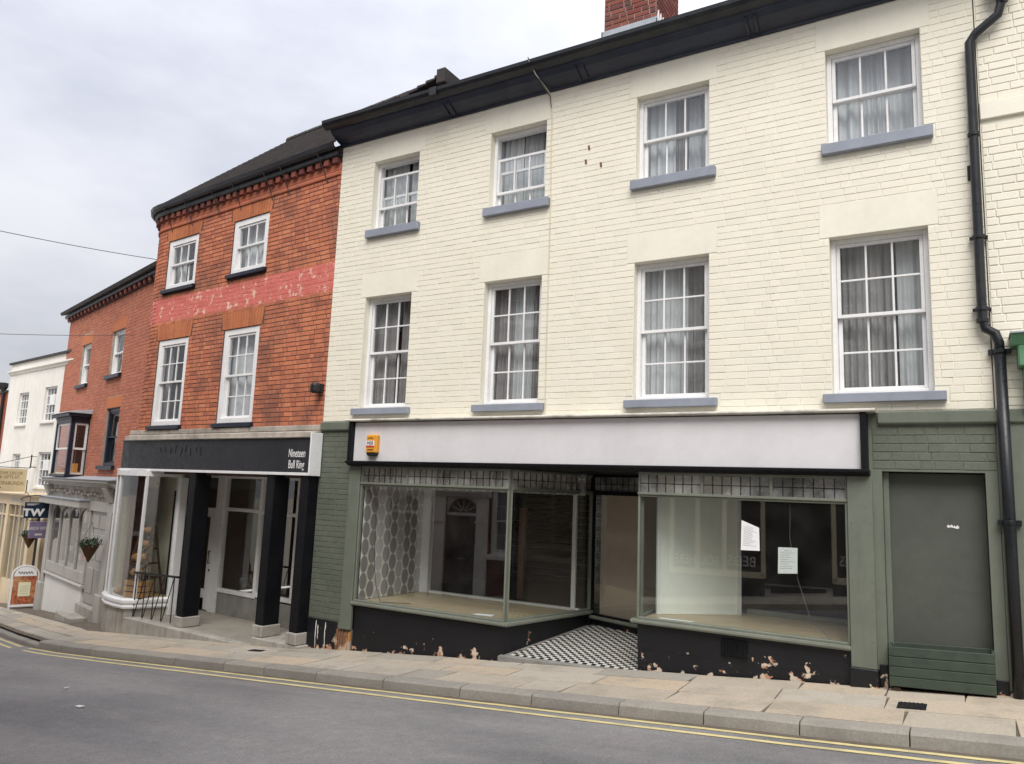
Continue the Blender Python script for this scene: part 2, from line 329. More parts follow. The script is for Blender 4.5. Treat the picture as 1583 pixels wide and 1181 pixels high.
def wood_floor():
    m, N, L, B = newmat('board_floor')
    n = noise(N, L, 6, 6, stretch=(.7, 9, 1)); oi = N.new('ShaderNodeObjectInfo')
    c = ramp(N, L, n, .3, .7, (.36, .27, .17), (.6, .49, .33)); c = mixc(N, L, .35, c, ramp(N, L, oi.outputs['Random'], 0, 1, (.6, .58, .55), (1, 1, 1)), 'MULTIPLY')
    L.new(c, B.inputs['Base Color']); B.inputs['Roughness'].default_value = .45
wood_floor()
def asphalt():
    m, N, L, B = newmat('asphalt')
    g = N.new('ShaderNodeNewGeometry'); pos = g.outputs['Position']
    big = noise(N, L, .5, 6, pos, .6, (.5, 1.3, 1)); trk = noise(N, L, 1.0, 4, pos, .6, (.12, 1.5, 1)); mid = noise(N, L, 9, 5, pos, .7); fine = noise(N, L, 75, 3, pos, .8); st = noise(N, L, 130, 2, pos, .8)
    c = ramp(N, L, big, .36, .64, (.215, .212, .22), (.36, .35, .345))
    c = mixc(N, L, math_(N, L, 'MULTIPLY', ramp(N, L, trk, .48, .66), .45), c, (.40, .37, .35))
    c = mixc(N, L, .55, c, ramp(N, L, mid, .3, .7, (.72,)*3, (1.1,)*3), 'MULTIPLY')
    c = mixc(N, L, .8, c, ramp(N, L, fine, .33, .68, (.5, .5, .51), (1.15, 1.14, 1.13)), 'MULTIPLY')
    c = mixc(N, L, math_(N, L, 'MULTIPLY', ramp(N, L, st, .62, .68), .55), c, (.55, .53, .5)); c = mixc(N, L, math_(N, L, 'MULTIPLY', ramp(N, L, st, .30, .36, (1, 1, 1), (0, 0, 0)), .6), c, (.06, .06, .065))
    L.new(c, B.inputs['Base Color']); L.new(ramp(N, L, big, .3, .7, (.62,)*3, (.85,)*3), B.inputs['Roughness']); B.inputs['Specular IOR Level'].default_value = .3
    bump(N, L, B, fine, .8, .008)
asphalt()
def wallpaper():
    m, N, L, B = newmat('leaf_wallpaper')
    t = N.new('ShaderNodeTexCoord'); s = N.new('ShaderNodeSeparateXYZ'); L.new(t.outputs['Object'], s.inputs[0])
    hx = math_(N, L, 'ADD', s.outputs[0], s.outputs[1])       # runs along the wall whichever way it faces
    U = math_(N, L, 'DIVIDE', hx, .155); col = math_(N, L, 'FLOOR', U)
    V = math_(N, L, 'ADD', math_(N, L, 'DIVIDE', s.outputs[2], .235), math_(N, L, 'MULTIPLY', col, .5))
    u = math_(N, L, 'SUBTRACT', math_(N, L, 'FRACT', U), .5); v = math_(N, L, 'SUBTRACT', math_(N, L, 'FRACT', V), .5)
    v2 = math_(N, L, 'POWER', math_(N, L, 'ABSOLUTE', math_(N, L, 'MULTIPLY', v, 2.0)), 2.1)
    d = math_(N, L, 'ADD', math_(N, L, 'POWER', math_(N, L, 'ABSOLUTE', math_(N, L, 'MULTIPLY', u, 2.0)), 1.7), v2)
    f = math_(N, L, 'LESS_THAN', d, .98)
    vein = math_(N, L, 'SINE', math_(N, L, 'MULTIPLY', math_(N, L, 'ADD', v, math_(N, L, 'ABSOLUTE', u)), 75))
    dark = math_(N, L, 'LESS_THAN', math_(N, L, 'FRACT', math_(N, L, 'MULTIPLY', col, .3334)), .4)
    lc = mixc(N, L, dark, (.46, .445, .44), (.27, .25, .255)); lc = mixc(N, L, math_(N, L, 'MULTIPLY', math_(N, L, 'GREATER_THAN', vein, .55), .3), lc, (.6, .58, .55))
    L.new(mixc(N, L, f, (.74, .715, .66), lc), B.inputs['Base Color']); B.inputs['Roughness'].default_value = .75
wallpaper()
# ------------------------------------------------------------------ shared builders
def ground(x): return .05+.0845*x
def wall_faces(mb, x0, x1, z0, z1, ops, depth, y=0., mi=0, mr=None):
    """front skin with rectangular openings and their reveals"""
    mr = mi if mr is None else mr
    xs = sorted({x0, x1, *[o[0] for o in ops], *[o[1] for o in ops]}); zs = sorted({z0, z1, *[o[2] for o in ops], *[o[3] for o in ops]})
    for a, b in zip(xs, xs[1:]):
        for c, d in zip(zs, zs[1:]):
            mxx, mz = (a+b)/2, (c+d)/2
            if mxx < x0 or mxx > x1 or mz < z0 or mz > z1 or any(o[0] < mxx < o[1] and o[2] < mz < o[3] for o in ops): continue
            mb.face([(a, y, c), (b, y, c), (b, y, d), (a, y, d)], mi)
    for a, b, c, d in ops:
        e = y+depth
        mb.face([(a, y, c), (a, y, d), (a, e, d), (a, e, c)], mr); mb.face([(b, y, c), (b, e, c), (b, e, d), (b, y, d)], mr)
        mb.face([(a, y, d), (b, y, d), (b, e, d), (a, e, d)], mr); mb.face([(a, y, c), (a, e, c), (b, e, c), (b, y, c)], mr)
def courses(x0, x1, z0, z1, ops, ch, lens, rg):
    """bricks course by course, cut at openings: list of (xa, xb, za, zb)"""
    out = []; n = int(round((z1-z0)/ch)); ch = (z1-z0)/n
    for k in range(n):
        za, zb = z0+k*ch, z0+(k+1)*ch; zm = (za+zb)/2
        iv = [(x0, x1)]
        for o in ops:
            if o[2] < zm < o[3]:
                nv = []
                for a, b in iv:
                    if o[1] <= a or o[0] >= b: nv.append((a, b)); continue
                    if o[0] > a: nv.append((a, o[0]))
                    if o[1] < b: nv.append((o[1], b))
                iv = nv
        g = x0-.6+(k % 2)*.168+(k % 3)*.03; marks = []; j = k % 2
        while g < x1+.5: g += lens[j % len(lens)]+rg.uniform(-.004, .004); marks.append(g); j += 1
        for a, b in iv:
            cuts = [a]+[q for q in marks if a+.045 < q < b-.045]+[b]
            out += [(p, q, za, zb) for p, q in zip(cuts, cuts[1:])]
    return out
def brick_geo(mb, xa, xb, za, zb, y, t, j, c, rg=None, mi=0):
    q = rg.uniform if rg else (lambda a, b: 0)
    w = [q(-.0012, .0012) for _ in range(4)]; dd = q(-.0012, .0016); tl = q(-.001, .001)
    a, b, d, e = xa+j/2+w[0], xb-j/2+w[1], za+j/2+w[2], zb-j/2+w[3]; f = y-t+dd
    B = [mb.P(p) for p in ((a, y+.004, d), (b, y+.004, d), (b, y+.004, e), (a, y+.004, e))]
    O = [mb.P(p) for p in ((a, f+c, d), (b, f+c, d), (b, f+c, e), (a, f+c, e))]
    I = [mb.P(p) for p in ((a+c, f+tl, d+c), (b-c, f-tl, d+c), (b-c, f-tl, e-c), (a+c, f+tl, e-c))]
    for k in range(4):
        n = (k+1) % 4; mb.idx([B[k], B[n], O[n], O[k]], mi); mb.idx([O[k], O[n], I[n], I[k]], mi)
    mb.idx(I, mi)
def lay_bricks(wall, world, bricks, t, j, c, matf, y=0., solo=300, fn=None, fname='brick_field'):
    """the nearest bricks become objects sharing meshes, the rest one joined field"""
    rg = random.Random(len(bricks))
    def dist(b): return (world @ Vector(((b[0]+b[1])/2, 0, (b[2]+b[3])/2))-CAM).length
    order = sorted(bricks, key=dist) if solo else bricks
    cache = {}
    for b in order[:solo]:
        wd, h = round((b[1]-b[0])/.006)*.006, round((b[3]-b[2])/.003)*.003; mt = matf(b); k = (wd, h, mt, rg.randrange(3))
        if k not in cache:
            mb = MB(); brick_geo(mb, -wd/2, wd/2, -h/2, h/2, 0, t, j, c, rg); cache[k] = mb.mesh('brick', [mt])
        link('brick', cache[k], wall, ((b[0]+b[1])/2, y, (b[2]+b[3])/2), (0, rg.uniform(-.004, .004), 0))
    rest = order[solo:]; mats = sorted({matf(b) for b in rest}); mb = MB(fn)
    for b in rest:
        mb.tone = rg.uniform(.01, .99); brick_geo(mb, *b, y, t, j, c, rg, mats.index(matf(b)))
    if rest: mb.build(fname, mats, wall, kind='stuff', fix=False)
PANE = {}
def pane(parent, x0, x1, z0, z1, y, mat, name='pane', th=.004, rot=None):
    if mat not in PANE:
        mb = MB(); mb.face([(-.5, 0, -.5), (.5, 0, -.5), (.5, 0, .5), (-.5, 0, .5)]); PANE[mat] = mb.mesh('pane', [mat])
    return link(name, PANE[mat], parent, ((x0+x1)/2, y, (z0+z1)/2), rot or (R(rng.uniform(-.5, .5)), 0, R(rng.uniform(-.7, .7))), (x1-x0, 1, z1-z0))
def sash(win, name, x0, x1, z0, z1, y, cols, rows, mat, st=.045, bar=.02, gm='sash_glass'):
    mb = MB(); mb.box(x0, x0+st, y, y+.04, z0, z1); mb.box(x1-st, x1, y, y+.04, z0, z1)
    mb.box(x0+st, x1-st, y+.002, y+.038, z1-st, z1); mb.box(x0+st, x1-st, y+.002, y+.038, z0, z0+st)
    a, b, c, d = x0+st, x1-st, z0+st, z1-st
    for k in range(1, cols): q = a+(b-a)*k/cols; mb.box(q-bar/2, q+bar/2, y+.006, y+.034, c, d)
    for k in range(1, rows): q = c+(d-c)*k/rows; mb.box(a, b, y+.008, y+.032, q-bar/2, q+bar/2)
    mb.build(name, mat, win, bevel=.003)
    for i in range(cols):
        for k in range(rows):
            pane(win, a+(b-a)*i/cols+bar/3, a+(b-a)*(i+1)/cols-bar/3, c+(d-c)*k/rows+bar/3, c+(d-c)*(k+1)/rows-bar/3, y+.02, gm)
def curtain(win, x0, x1, z0, z1, y, mat, folds, amp=.022, flare=0., seed=0):
    rg = random.Random(seed); n = 48; mb = MB(); ph = rg.uniform(0, 6); rows = 5; g = []
    for r_ in range(rows):
        t = r_/(rows-1); z = z1+(z0-z1)*t; row = []
        for k in range(n+1):
            q = k/n; x = x0+(x1-x0)*q+flare*t*(q-.5)
            row.append(mb.P((x, y+amp*(.6+.6*t)*(sin(folds*2*pi*q+ph)+.5*sin(folds*3.7*q+ph*2+t)), z)))
        g.append(row)
    for a, b in zip(g, g[1:]):
        for k in range(n): mb.idx([a[k], a[k+1], b[k+1], b[k]])
    return mb.build('curtain', mat, win, smooth=True)
def sash_window(parent, x0, x1, z0, z1, y, cols, rows, mat='white_gloss', fw_=.05, drop=0., raise_=0., sill=None, sillmat='sill_grey', cur=None, seed=0, name='window', gm='sash_glass'):
    mb = MB(); f = fw_
    mb.box(x0, x0+f, y, y+.11, z0, z1); mb.box(x1-f, x1, y, y+.11, z0, z1); mb.box(x0+f, x1-f, y+.002, y+.108, z1-f, z1); mb.box(x0+f, x1-f, y-.012, y+.11, z0, z0+f*.8)
    win = mb.build(name, mat, parent, bevel=.004)
    zm = (z0+z1)/2; a, b, c, d = x0+f, x1-f, z0+f*.8, z1-f
    sash(win, 'upper_sash', a+.002, b-.002, zm-.02-drop, d-.002-drop, y+.016, cols, rows, mat, .036, .02, gm)
    sash(win, 'lower_sash', a+.002, b-.002, c+.002+raise_, zm+.022+raise_, y+.062, cols, rows, mat, .04, .02, gm)
    if sill:
        l, r_, h, pr = sill; mb = MB(); mb.profx([(-pr, z0-h), (-pr, z0-.008), (y+.02, z0+.004), (y+.02, z0-h)], x0-l, x1+r_); mb.build('sill', sillmat, win, bevel=.006)
    if cur:
        W = x1-x0
        for k, (p, q, mt, fo) in enumerate(cur): curtain(win, x0+W*p, x0+W*q, z0-.02, z1+.02, y+.2+.03*k, mt, fo, seed=seed*7+k)
    return win
def shell(parent, x0, x1, y0, y1, z0, z1, floors, mat='grey_room'):
    """rooms behind the front: side walls, back wall, floors"""
    mb = MB(); mb.box(x0, x0+.05, y0, y1, z0, z1); mb.box(x1-.05, x1, y0, y1, z0, z1); mb.box(x0+.05, x1-.05, y1-.05, y1, z0, z1)
    for f in floors: mb.box(x0+.05, x1-.05, y0, y1-.05, f-.06, f)
    return mb.build('room_shell', mat, parent)

# ------------------------------------------------------------------ ground, road, pavement
KERB = [(14, -2.4), (8, -1.95), (3, -1.68), (.3, -1.57), (-1.2, -1.55), (-3.3, -1.49), (-6.4, -1.37), (-8.4, -1.29), (-10.4, -1.22), (-12.2, -1.13), (-13.4, -.98), (-15, -.55), (-18, .35), (-24, 2.15), (-40, 7.2)]
def kerb_y(x):
    for (a, ya), (b, yb) in zip(KERB, KERB[1:]):
        if b <= x <= a: return ya+(yb-ya)*(x-a)/(b-a)
    return KERB[0][1] if x > 0 else KERB[-1][1]
def front_y(x):            # foot of the building fronts
    if x > -8.2: return 0.
    if x > -14.2: return (-8.2-x)*.02
    return .3+(-14.2-x)*.29
mb = MB(); xs = [30-k*2 for k in range(46)]
for a, b in zip(xs, xs[1:]): mb.face([(a, -60, ground(a)-.55), (b, -60, ground(b)-.55), (b, 60, ground(b)-.55), (a, 60, ground(a)-.55)])
mb.face([(400, -400, -7.5), (-400, -400, -7.5), (-400, 400, -7.5), (400, 400, -7.5)])
struct(mb.build('ground', 'paving_stone'))
OPP = [(14, -10.1), (3, -8.0), (0, -7.45), (-3, -6.9), (-10, -5.6), (-14, -4.9), (-24, -1.9), (-40, 3)]
def opp_y(x):
    for (a, ya), (b, yb) in zip(OPP, OPP[1:]):
        if b <= x <= a: return ya+(yb-ya)*(x-a)/(b-a)
    return OPP[0][1]
mb = MB(); xs = [14-k*.5 for k in range(109)]
for a, b in zip(xs, xs[1:]):
    ra, rb = [], []
    for k in range(9):
        t = k/8; cam_ = .045*(1-(2*t-1)**2)
        for x, l in ((a, ra), (b, rb)):
            y0, y1 = kerb_y(x)+.05, opp_y(x)-.05; l.append((x, y0+(y1-y0)*t, ground(x)-.105+cam_))
    for k in range(8): mb.face([ra[k], ra[k+1], rb[k+1], rb[k]])
road = struct(mb.build('road', 'asphalt', smooth=True))
def strip(off0, off1, x0, x1, dz, name, mat):
    mb = MB(); n = int(abs(x1-x0)/.25); rg = random.Random(int(off0*1000))
    def rz(x, off):
        W = abs(opp_y(x)-kerb_y(x)); t = off/W; return ground(x)-.105+.045*(1-(2*t-1)**2)+dz
    pr = None
    for k in range(n+1):
        x = x0+(x1-x0)*k/n; j = rg.uniform(-.006, .006); cur_ = ((x, kerb_y(x)-off0+j, rz(x, off0)), (x, kerb_y(x)-off1+j*.5, rz(x, off1)))
        if pr: mb.face([pr[0], pr[1], cur_[1], cur_[0]])
        pr = cur_
    return mb.build(name, mat, road)
strip(.10, .165, 6, -13.3, .005, 'yellow_line', 'yellow_line'); strip(.285, .35, 6, -13.1, .005, 'yellow_line', 'yellow_line')
strip(.13, .19, -13.6, -24, .005, 'yellow_line', 'yellow_line'); strip(.30, .36, -13.6, -24, .005, 'yellow_line', 'yellow_line')
strip(-.02, .085, 8, -16, .003, 'gutter_channel', 'joint_sand')
# pavement bed and its flagstones
mb = MB(); xs = [14-k*.5 for k in range(90)]
for a, b in zip(xs, xs[1:]):
    mb.face([(a, kerb_y(a)+.1, ground(a)-.012), (b, kerb_y(b)+.1, ground(b)-.012), (b, front_y(b)+2.4, ground(b)-.012), (a, front_y(a)+2.4, ground(a)-.012)])
pav = struct(mb.build('pavement', 'joint_sand'))
KW = .19
mb0 = MB(); rg = random.Random(3)
def flag(a, b, ya0, ya1, yb0, yb1, seed):
    r_ = random.Random(seed); mb = MB(); g = .0075; dz = [r_.uniform(-.004, .004) for _ in range(4)]; sk = r_.uniform(-.012, .012)
    a0, a1, b0, b1 = a+g+sk, a+g-sk, b-g+sk, b-g-sk
    q = [(a0, ya0+g), (b0, yb0+g), (b1, yb1-g), (a1, ya1-g)]
    top = [(x, y, ground(x)+d) for (x, y), d in zip(q, dz)]; c = .006
    ctr = Vector((sum(p[0] for p in q)/4, sum(p[1] for p in q)/4))
    def ins(p): v = Vector(p[:2]); d = (ctr-v); d = d/d.length*c; return (p[0]+d.x, p[1]+d.y, p[2]+.003)
    B = [mb.P((x, y, ground(x)-.03)) for x, y in q]; T = [mb.P(p) for p in top]; I = [mb.P(ins(p)) for p in top]
    for k in range(4): n = (k+1) % 4; mb.idx([B[k], B[n], T[n], T[k]]); mb.idx([T[k], T[n], I[n], I[k]])
    mb.idx(I); return mb.build('paving_slab', 'paving_slab', pav, fix=False)
row_f = [[0, .36, .70, 1.], [0, .52, 1.]]
x = 4.; k = 0
ROWS = [(.0, .38), (.38, .72), (.72, 1.0)]
for ri, (p, q) in enumerate(ROWS):
    x = 3.6-ri*.31
    while x > -23:
        ln = rg.choice([.5, .62, .75, .9, 1.05])*(1 if x > -13 else 1.25)
        a, b = x-ln, x
        def yy(t, xx): return kerb_y(xx)+KW+(front_y(xx)-.012-kerb_y(xx)-KW)*t
        if x < -12.5 and ri < 3:
            flag(a, b, yy(p, a), yy(q, a), yy(p, b), yy(q, b), k)
        else: flag(a, b, yy(p, a), yy(q, a), yy(p, b), yy(q, b), k)
        x = a; k += 1
# kerb stones
kerb = struct(link('kerb', None)); x = 5.2; k = 0
while x > -20:
    ln = rg.choice([.78, .92, 1.05, .86]); a, b = x-ln+.006, x-.004; mb = MB(); rr = random.Random(k+50); n = 4
    drop = .055 if x < -13.2 else 0
    rings = []
    for i in range(n+1):
        xx = b+(a-b)*i/n; y = kerb_y(xx); z = ground(xx)+rr.uniform(-.002, .002)-drop; h = .16
        rings.append([mb.P(p) for p in ((xx, y+KW, z-h), (xx, y+KW, z), (xx, y+.022, z+.001), (xx, y+.004+rr.uniform(-.003, .003), z-.02), (xx, y-.012+rr.uniform(-.004, .004), z-h))])
    for r1, r2 in zip(rings, rings[1:]):
        for j in range(4): mb.idx([r1[j], r2[j], r2[j+1], r1[j+1]])
    mb.idx(rings[0]); mb.idx(rings[-1][::-1]); mb.build('kerb_stone', 'kerb_granite', kerb); x -= ln; k += 1
# opposite pavement
mb = MB(); xs = [14-k*1. for k in range(50)]
for a, b in zip(xs, xs[1:]):
    mb.face([(a, opp_y(a), ground(a)), (b, opp_y(b), ground(b)), (b, opp_y(b)-4, ground(b)+.02), (a, opp_y(a)-4, ground(a)+.02)])
    mb.face([(a, opp_y(a), ground(a)), (b, opp_y(b), ground(b)), (b, opp_y(b)+.01, ground(b)-.2), (a, opp_y(a)+.01, ground(a)-.2)])
struct(mb.build('opposite_pavement', 'paving_stone'))
# ------------------------------------------------------------------ cream painted brick house with the empty shop
house = thing('cream_brick_house', 'cream painted brick house with grey sills and an empty green and black shopfront', 'house', (0, 0, 0))
XL, XR, EZ = -8.2, .26, 6.93
CX = [(-7.52, -6.66), (-5.42, -4.55), (-3.29, -2.39), (-1.12, -.21)]
ops = [(a, b, 2.784, 4.436) for a, b in CX]+[(a, b, 5.465, 6.556) for a, b in CX]
shop_op = (-7.36, -1.0, -1.4, 2.5); door_op = (-.69, .165, -.6, 2.01)
mb = MB(); wall_faces(mb, XL, XR, 2.58, 7.3, ops, .13, 0, 0)
wall_faces(mb, XL, XR, -1.4, 2.58, [shop_op, door_op], .2, 0, 1)
mb.box(XR-.02, XR+.03, .02, .3, -1.4, 7.3, 1); mb.face([(XL, 0, -1.4), (XL, 0, 7.3), (XL, 3, 7.3), (XL, 3, -1.4)], 0)
wall = mb.build('wall', ['cream_paint', 'green_paint'], house, fix=False)
lint = [(a-.09, b+.09, 4.436, 4.80) for a, b in CX]+[(a-.09, b+.09, 6.556, 6.93) for a, b in CX]
bl = courses(XL, XR, 2.60, EZ, ops+lint+[(a-.1, b+.12, 2.66, 2.79) for a, b in CX]+[(a-.05, b+.1, 5.33, 5.47) for a, b in CX], .0765, (.228, .228, .228, .112), random.Random(5))
ID = Matrix.Identity(4)
lay_bricks(wall, ID, bl, .0052, .0065, .0025, lambda b: 'cream_brick')
gl_ = courses(XL, -7.56, -.21, 2.45, [], .075, (.228, .112), random.Random(8))
gl_ += courses(-.77, XR, 2.03, 2.44, [], .078, (.228, .228, .112), random.Random(9))
lay_bricks(wall, ID, gl_, .006, .008, .003, lambda b: 'green_brick', solo=0, fname='green_brick_field')
for i, (a, b, c, d) in enumerate(lint): MB().profx([(-.0055, c+.001), (-.0055, d+.003), (.01, d+.003), (.01, c+.001)], a-.003, b+.003).build('lintel', 'cream_render', wall, bevel=.004)
shell(house, XL+.02, XR-.02, .25, 5.5, -1.3, 7.2, (2.62, 5.1, 7.0))
C1 = [[(-.02, .5, 'curtain', 7), (.52, 1.02, 'curtain', 6)], [(-.02, .38, 'curtain', 5), (.34, .66, 'net_curtain', 5), (.62, 1.02, 'curtain', 6)],
      [(-.02, .45, 'net_curtain', 5), (.4, .62, 'net_curtain', 4), (.58, 1.02, 'curtain', 5)], [(-.02, .5, 'curtain', 7), (.66, 1.02, 'net_curtain', 4), (.48, .62, 'curtain', 2)]]
C2 = [[(-.02, .5, 'net_curtain', 4), (.55, 1.02, 'net_curtain', 4)], [(-.02, .42, 'net_curtain', 4), (.4, .75, 'net_curtain', 5), (.7, 1.02, 'net_curtain', 3)],
      [(-.02, .45, 'net_curtain', 4), (.42, .62, 'curtain', 3), (.58, 1.02, 'net_curtain', 6)], [(-.02, .35, 'net_curtain', 3), (.33, .66, 'net_curtain', 6), (.64, 1.02, 'net_curtain', 3)]]
for i, (a, b) in enumerate(CX):
    sash_window(house, a+.001, b-.001, 2.785, 4.435, .1, 3, 2, fw_=.048, sill=(.085, .10, .10, .075), cur=C1[i], seed=i)
    sash_window(house, a+.001, b-.001, 5.466, 6.555, .1, 3, 1, fw_=.048, sill=(.05, .085, .125, .07), cur=C2[i], seed=i+9, drop=(.17, .30, 0, 0)[i])
# coved cornice with its gutter, ends returned
prof = [(0, 6.93), (-.03, 6.925), (-.035, 6.955), (-.07, 6.965), (-.14, 6.99), (-.22, 7.03), (-.28, 7.075), (-.285, 7.10), (-.31, 7.105), (.05, 7.105)]
MB().profx(prof, XL-.02, .4).build('cornice', 'navy_cornice', house, bevel=.003)
g = [(-.30, 7.10), (-.33, 7.105), (-.385, 7.13), (-.41, 7.17), (-.415, 7.215), (-.40, 7.217), (-.395, 7.175), (-.37, 7.145), (-.33, 7.125), (-.30, 7.12)]
MB().profx(g, XL-.09, .42).build('gutter', 'gutter_iron', house)
for x in (-6.13, -4.06, -1.93, -.1):
    for dx in (0, .1):
        mb = MB(); mb.profx([(-.06, 6.958), (-.095, 6.962), (-.21, 7.018), (-.26, 7.055), (-.262, 7.035), (-.22, 7.005), (-.10, 6.945), (-.07, 6.94)], x+dx, x+dx+.04); mb.build('cornice_bracket', 'navy_cornice', house, bevel=.004)
MB().box(-6.22, -6.10, -.425, -.31, 7.11, 7.222).build('gutter_joint', 'gutter_iron', house)
# roof: tiled slope, dormer end, chimney
mb = MB(); n = 26
for k in range(n):
    a, b = k/n, (k+1)/n; mb.hexa([(XL-.1, -.36+4*a, 7.15+2.6*a), (.4, -.36+4*a, 7.15+2.6*a), (.4, -.36+4*b, 7.14+2.6*b), (XL-.1, -.36+4*b, 7.14+2.6*b)], [(XL-.1, -.36+4*a, 7.18+2.6*a), (.4, -.36+4*a, 7.18+2.6*a), (.4, -.36+4*b, 7.155+2.6*b), (XL-.1, -.36+4*b, 7.155+2.6*b)])
roof = mb.build('roof', 'slate', house)
dm = MB(); dm.profy([(-8.25, 7.9), (-7.42, 8.55), (-7.34, 7.9)], 1.4, 2.9); dm.build('dormer_cheek', 'white_wall', roof)
mb = MB()
for k in range(9):
    a, b = k/9, (k+1)/9; x0, x1 = -9.0+1.66*a, -9.0+1.66*b+.02; z0, z1 = 8.24+.42*a, 8.24+.42*b
    mb.hexa([(x0, 1.32, z0), (x1, 1.32, z1-.02), (x1, 3, z1+.3), (x0, 3, z0+.3)], [(x0, 1.32, z0+.06), (x1, 1.32, z1+.02), (x1, 3, z1+.34), (x0, 3, z0+.36)])
mb.box(-7.46, -7.28, 1.3, 3, 8.5, 8.76); mb.build('dormer_roof', 'clay_tile', roof, bevel=.008)
ch = MB(); cx0, cx1, cy0, cy1 = -4.2, -3.42, .98, 1.9
ch.box(cx0, cx1, cy0, cy1, 7.2, 11); chim = ch.build('chimney', 'mortar_pale', house)
for face in (0, 1):
    f0, f1 = (cx0, cx1) if face == 0 else (cy0, cy1)
    cache = {}
    for xa, xb, za, zb in courses(f0, f1, 8.2, 10.0, [], .075, (.225, .11), random.Random(12+face)):
        wd = round((xb-xa)/.006)*.006; k = (wd, rng.randrange(2))
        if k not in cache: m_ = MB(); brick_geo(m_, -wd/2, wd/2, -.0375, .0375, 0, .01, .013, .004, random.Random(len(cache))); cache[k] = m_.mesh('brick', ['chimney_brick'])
        if face == 0: link('brick', cache[k], chim, ((xa+xb)/2, cy0, (za+zb)/2))
        else: link('brick', cache[k], chim, (cx1, (xa+xb)/2, (za+zb)/2), (0, 0, pi/2))
mb = MB(); mb.box(cx0-.035, cx1+.03, cy0-.03, cy0-.012, 7.6, 8.27); mb.box(cx0-.035, cx0-.012, cy0-.03, cy1, 7.6, 8.27); mb.build('lead_flashing', 'lead', chim, bevel=.004)
mb = MB(); mb.box(cx1+.012, cx1+.03, cy0-.03, cy1+.05, 7.6, 8.24)
for k in range(10): y = cy0+.0+k*.095; mb.profx([(y, 8.235), (y+.085, 8.235), (y+.04, 8.40)], cx1+.013, cx1+.028)
mb.build('spiked_flashing', 'plastic_white', chim)
mb = MB(); mb.tube([(cx1, cy1-.1, 8.62), (cx1+.35, cy1-.1, 8.66)], .018, 6); mb.tube([(cx1+.3, cy1-.1, 8.65), (cx1+.3, cy1-.1, 8.76)], .03, 6); mb.build('aerial_arm', 'iron', chim)
# ---- shopfront
MB().profx([(0, 2.02), (-.10, 2.02), (-.10, 2.565), (0, 2.565)], -7.46, -.86).build('fascia_board', 'fascia_white', house, bevel=.004)
mb = MB(); mb.box(-7.53, -7.462, -.16, 0, 2.0, 2.575); mb.box(-.858, -.80, -.16, 0, 2.0, 2.575); mb.build('fascia_end_trim', 'black_paint', house, bevel=.005)
MB().profx([(0, 1.955), (-.09, 1.955), (-.14, 1.985), (-.165, 1.99), (-.165, 2.018), (0, 2.018)], -7.56, -.79).build('fascia_bottom_trim', 'black_paint', house, bevel=.004)
MB().profx([(.0, 2.577), (-.18, 2.577), (-.19, 2.592), (-.18, 2.61), (0, 2.625)], -7.60, -.72).build('cornice_cap', 'cornice_flaking', house, bevel=.004)
for xa, xb in ((XL-.0, -7.61), (-.71, .9)): MB().profx([(.0, 2.46), (-.03, 2.46), (-.05, 2.475), (-.055, 2.585), (0, 2.6)], xa, xb).build('green_string_course', 'green_paint', house, bevel=.006)
MB().box(-7.57, -7.36, -.045, .25, -.30, 1.955).build('pilaster', 'green_paint', house, bevel=.008)
mb = MB(); mb.box(-1.0, -.775, -.06, .25, .15, 1.955)
for z in (.4, .95, 1.5, 1.85):
    for x in (-.97, -.80): mb.lathe((x, -.062, z), [(.006, -.004), (.006, .004)], 6)
mb.build('pilaster', 'green_paint', house, bevel=.008)
MB().box(-1.012, -.763, -.075, .25, -.4, .148).build('pilaster_plinth', 'black_peeling', house, bevel=.008)
MB().box(XL-.01, -7.63, -.02, .2, -1.2, -.22).build('plinth', 'black_peeling', house, bevel=.006)
for x, a, b in ((-8.02, -.24, -.62), (-7.84, -.25, -.6), (-7.98, -.30, -.5)):
    mb = MB(); rr = random.Random(int(-x*100)); l = [(x+rr.uniform(-.006, .006), z) for z in [a+(b-a)*k/6 for k in range(7)]]; w_ = [.008, .02, .014, .018, .011, .012, .004]
    mb.face([(p-w/2, -.0215, z) for (p, z), w in zip(l, w_)]+[(p+w/2, -.0215, z) for (p, z), w in list(zip(l, w_))[::-1]]); mb.build('paint_drip', 'white_wall', house, fix=False)
mb = MB(); rr = random.Random(2)
for k in range(6): x = -7.625+k*.044; mb.hexa([(x, -.03-rr.uniform(0, .02), -.75), (x+.04, -.03-rr.uniform(0, .02), -.75), (x+.042, .02, -.75), (x, .02, -.75)], [(x+.004, -.03, -.32-rr.uniform(0, .06)), (x+.036, -.025, -.31-rr.uniform(0, .09)), (x+.038, .02, -.3), (x+.002, .02, -.3)])
mb.build('rotten_post_foot', 'rotten_wood', house)
MB().box(.168, .262, -.012, .1, -.4, .2).build('plinth', 'black_peeling', house, bevel=.006); MB().box(-.762, -.692, -.012, .1, -.4, .2).build('plinth', 'black_peeling', house, bevel=.006)
# boarded doorway
MB().box(-.686, .161, .15, .18, -.3, 2.0).build('door_board', 'green_board', house, bevel=.003)
mb = MB(); mb.box(-.689, -.64, .08, .149, -.3, 2.005); mb.build('door_jamb', 'green_paint', house, bevel=.004)
mb = MB(); rr = random.Random(4)
mb.face([(-.16+.012*k+rr.uniform(-.004, .004), .1485, 1.515+(.012 if k % 2 else 0)-.0012*k+rr.uniform(-.004, .004)) for k in range(9)]+[(-.16+.012*k, .1485, 1.50+rr.uniform(-.006, .004)-.0012*k) for k in range(8, -1, -1)]); mb.build('paint_scar', 'litter_white', house, fix=False)
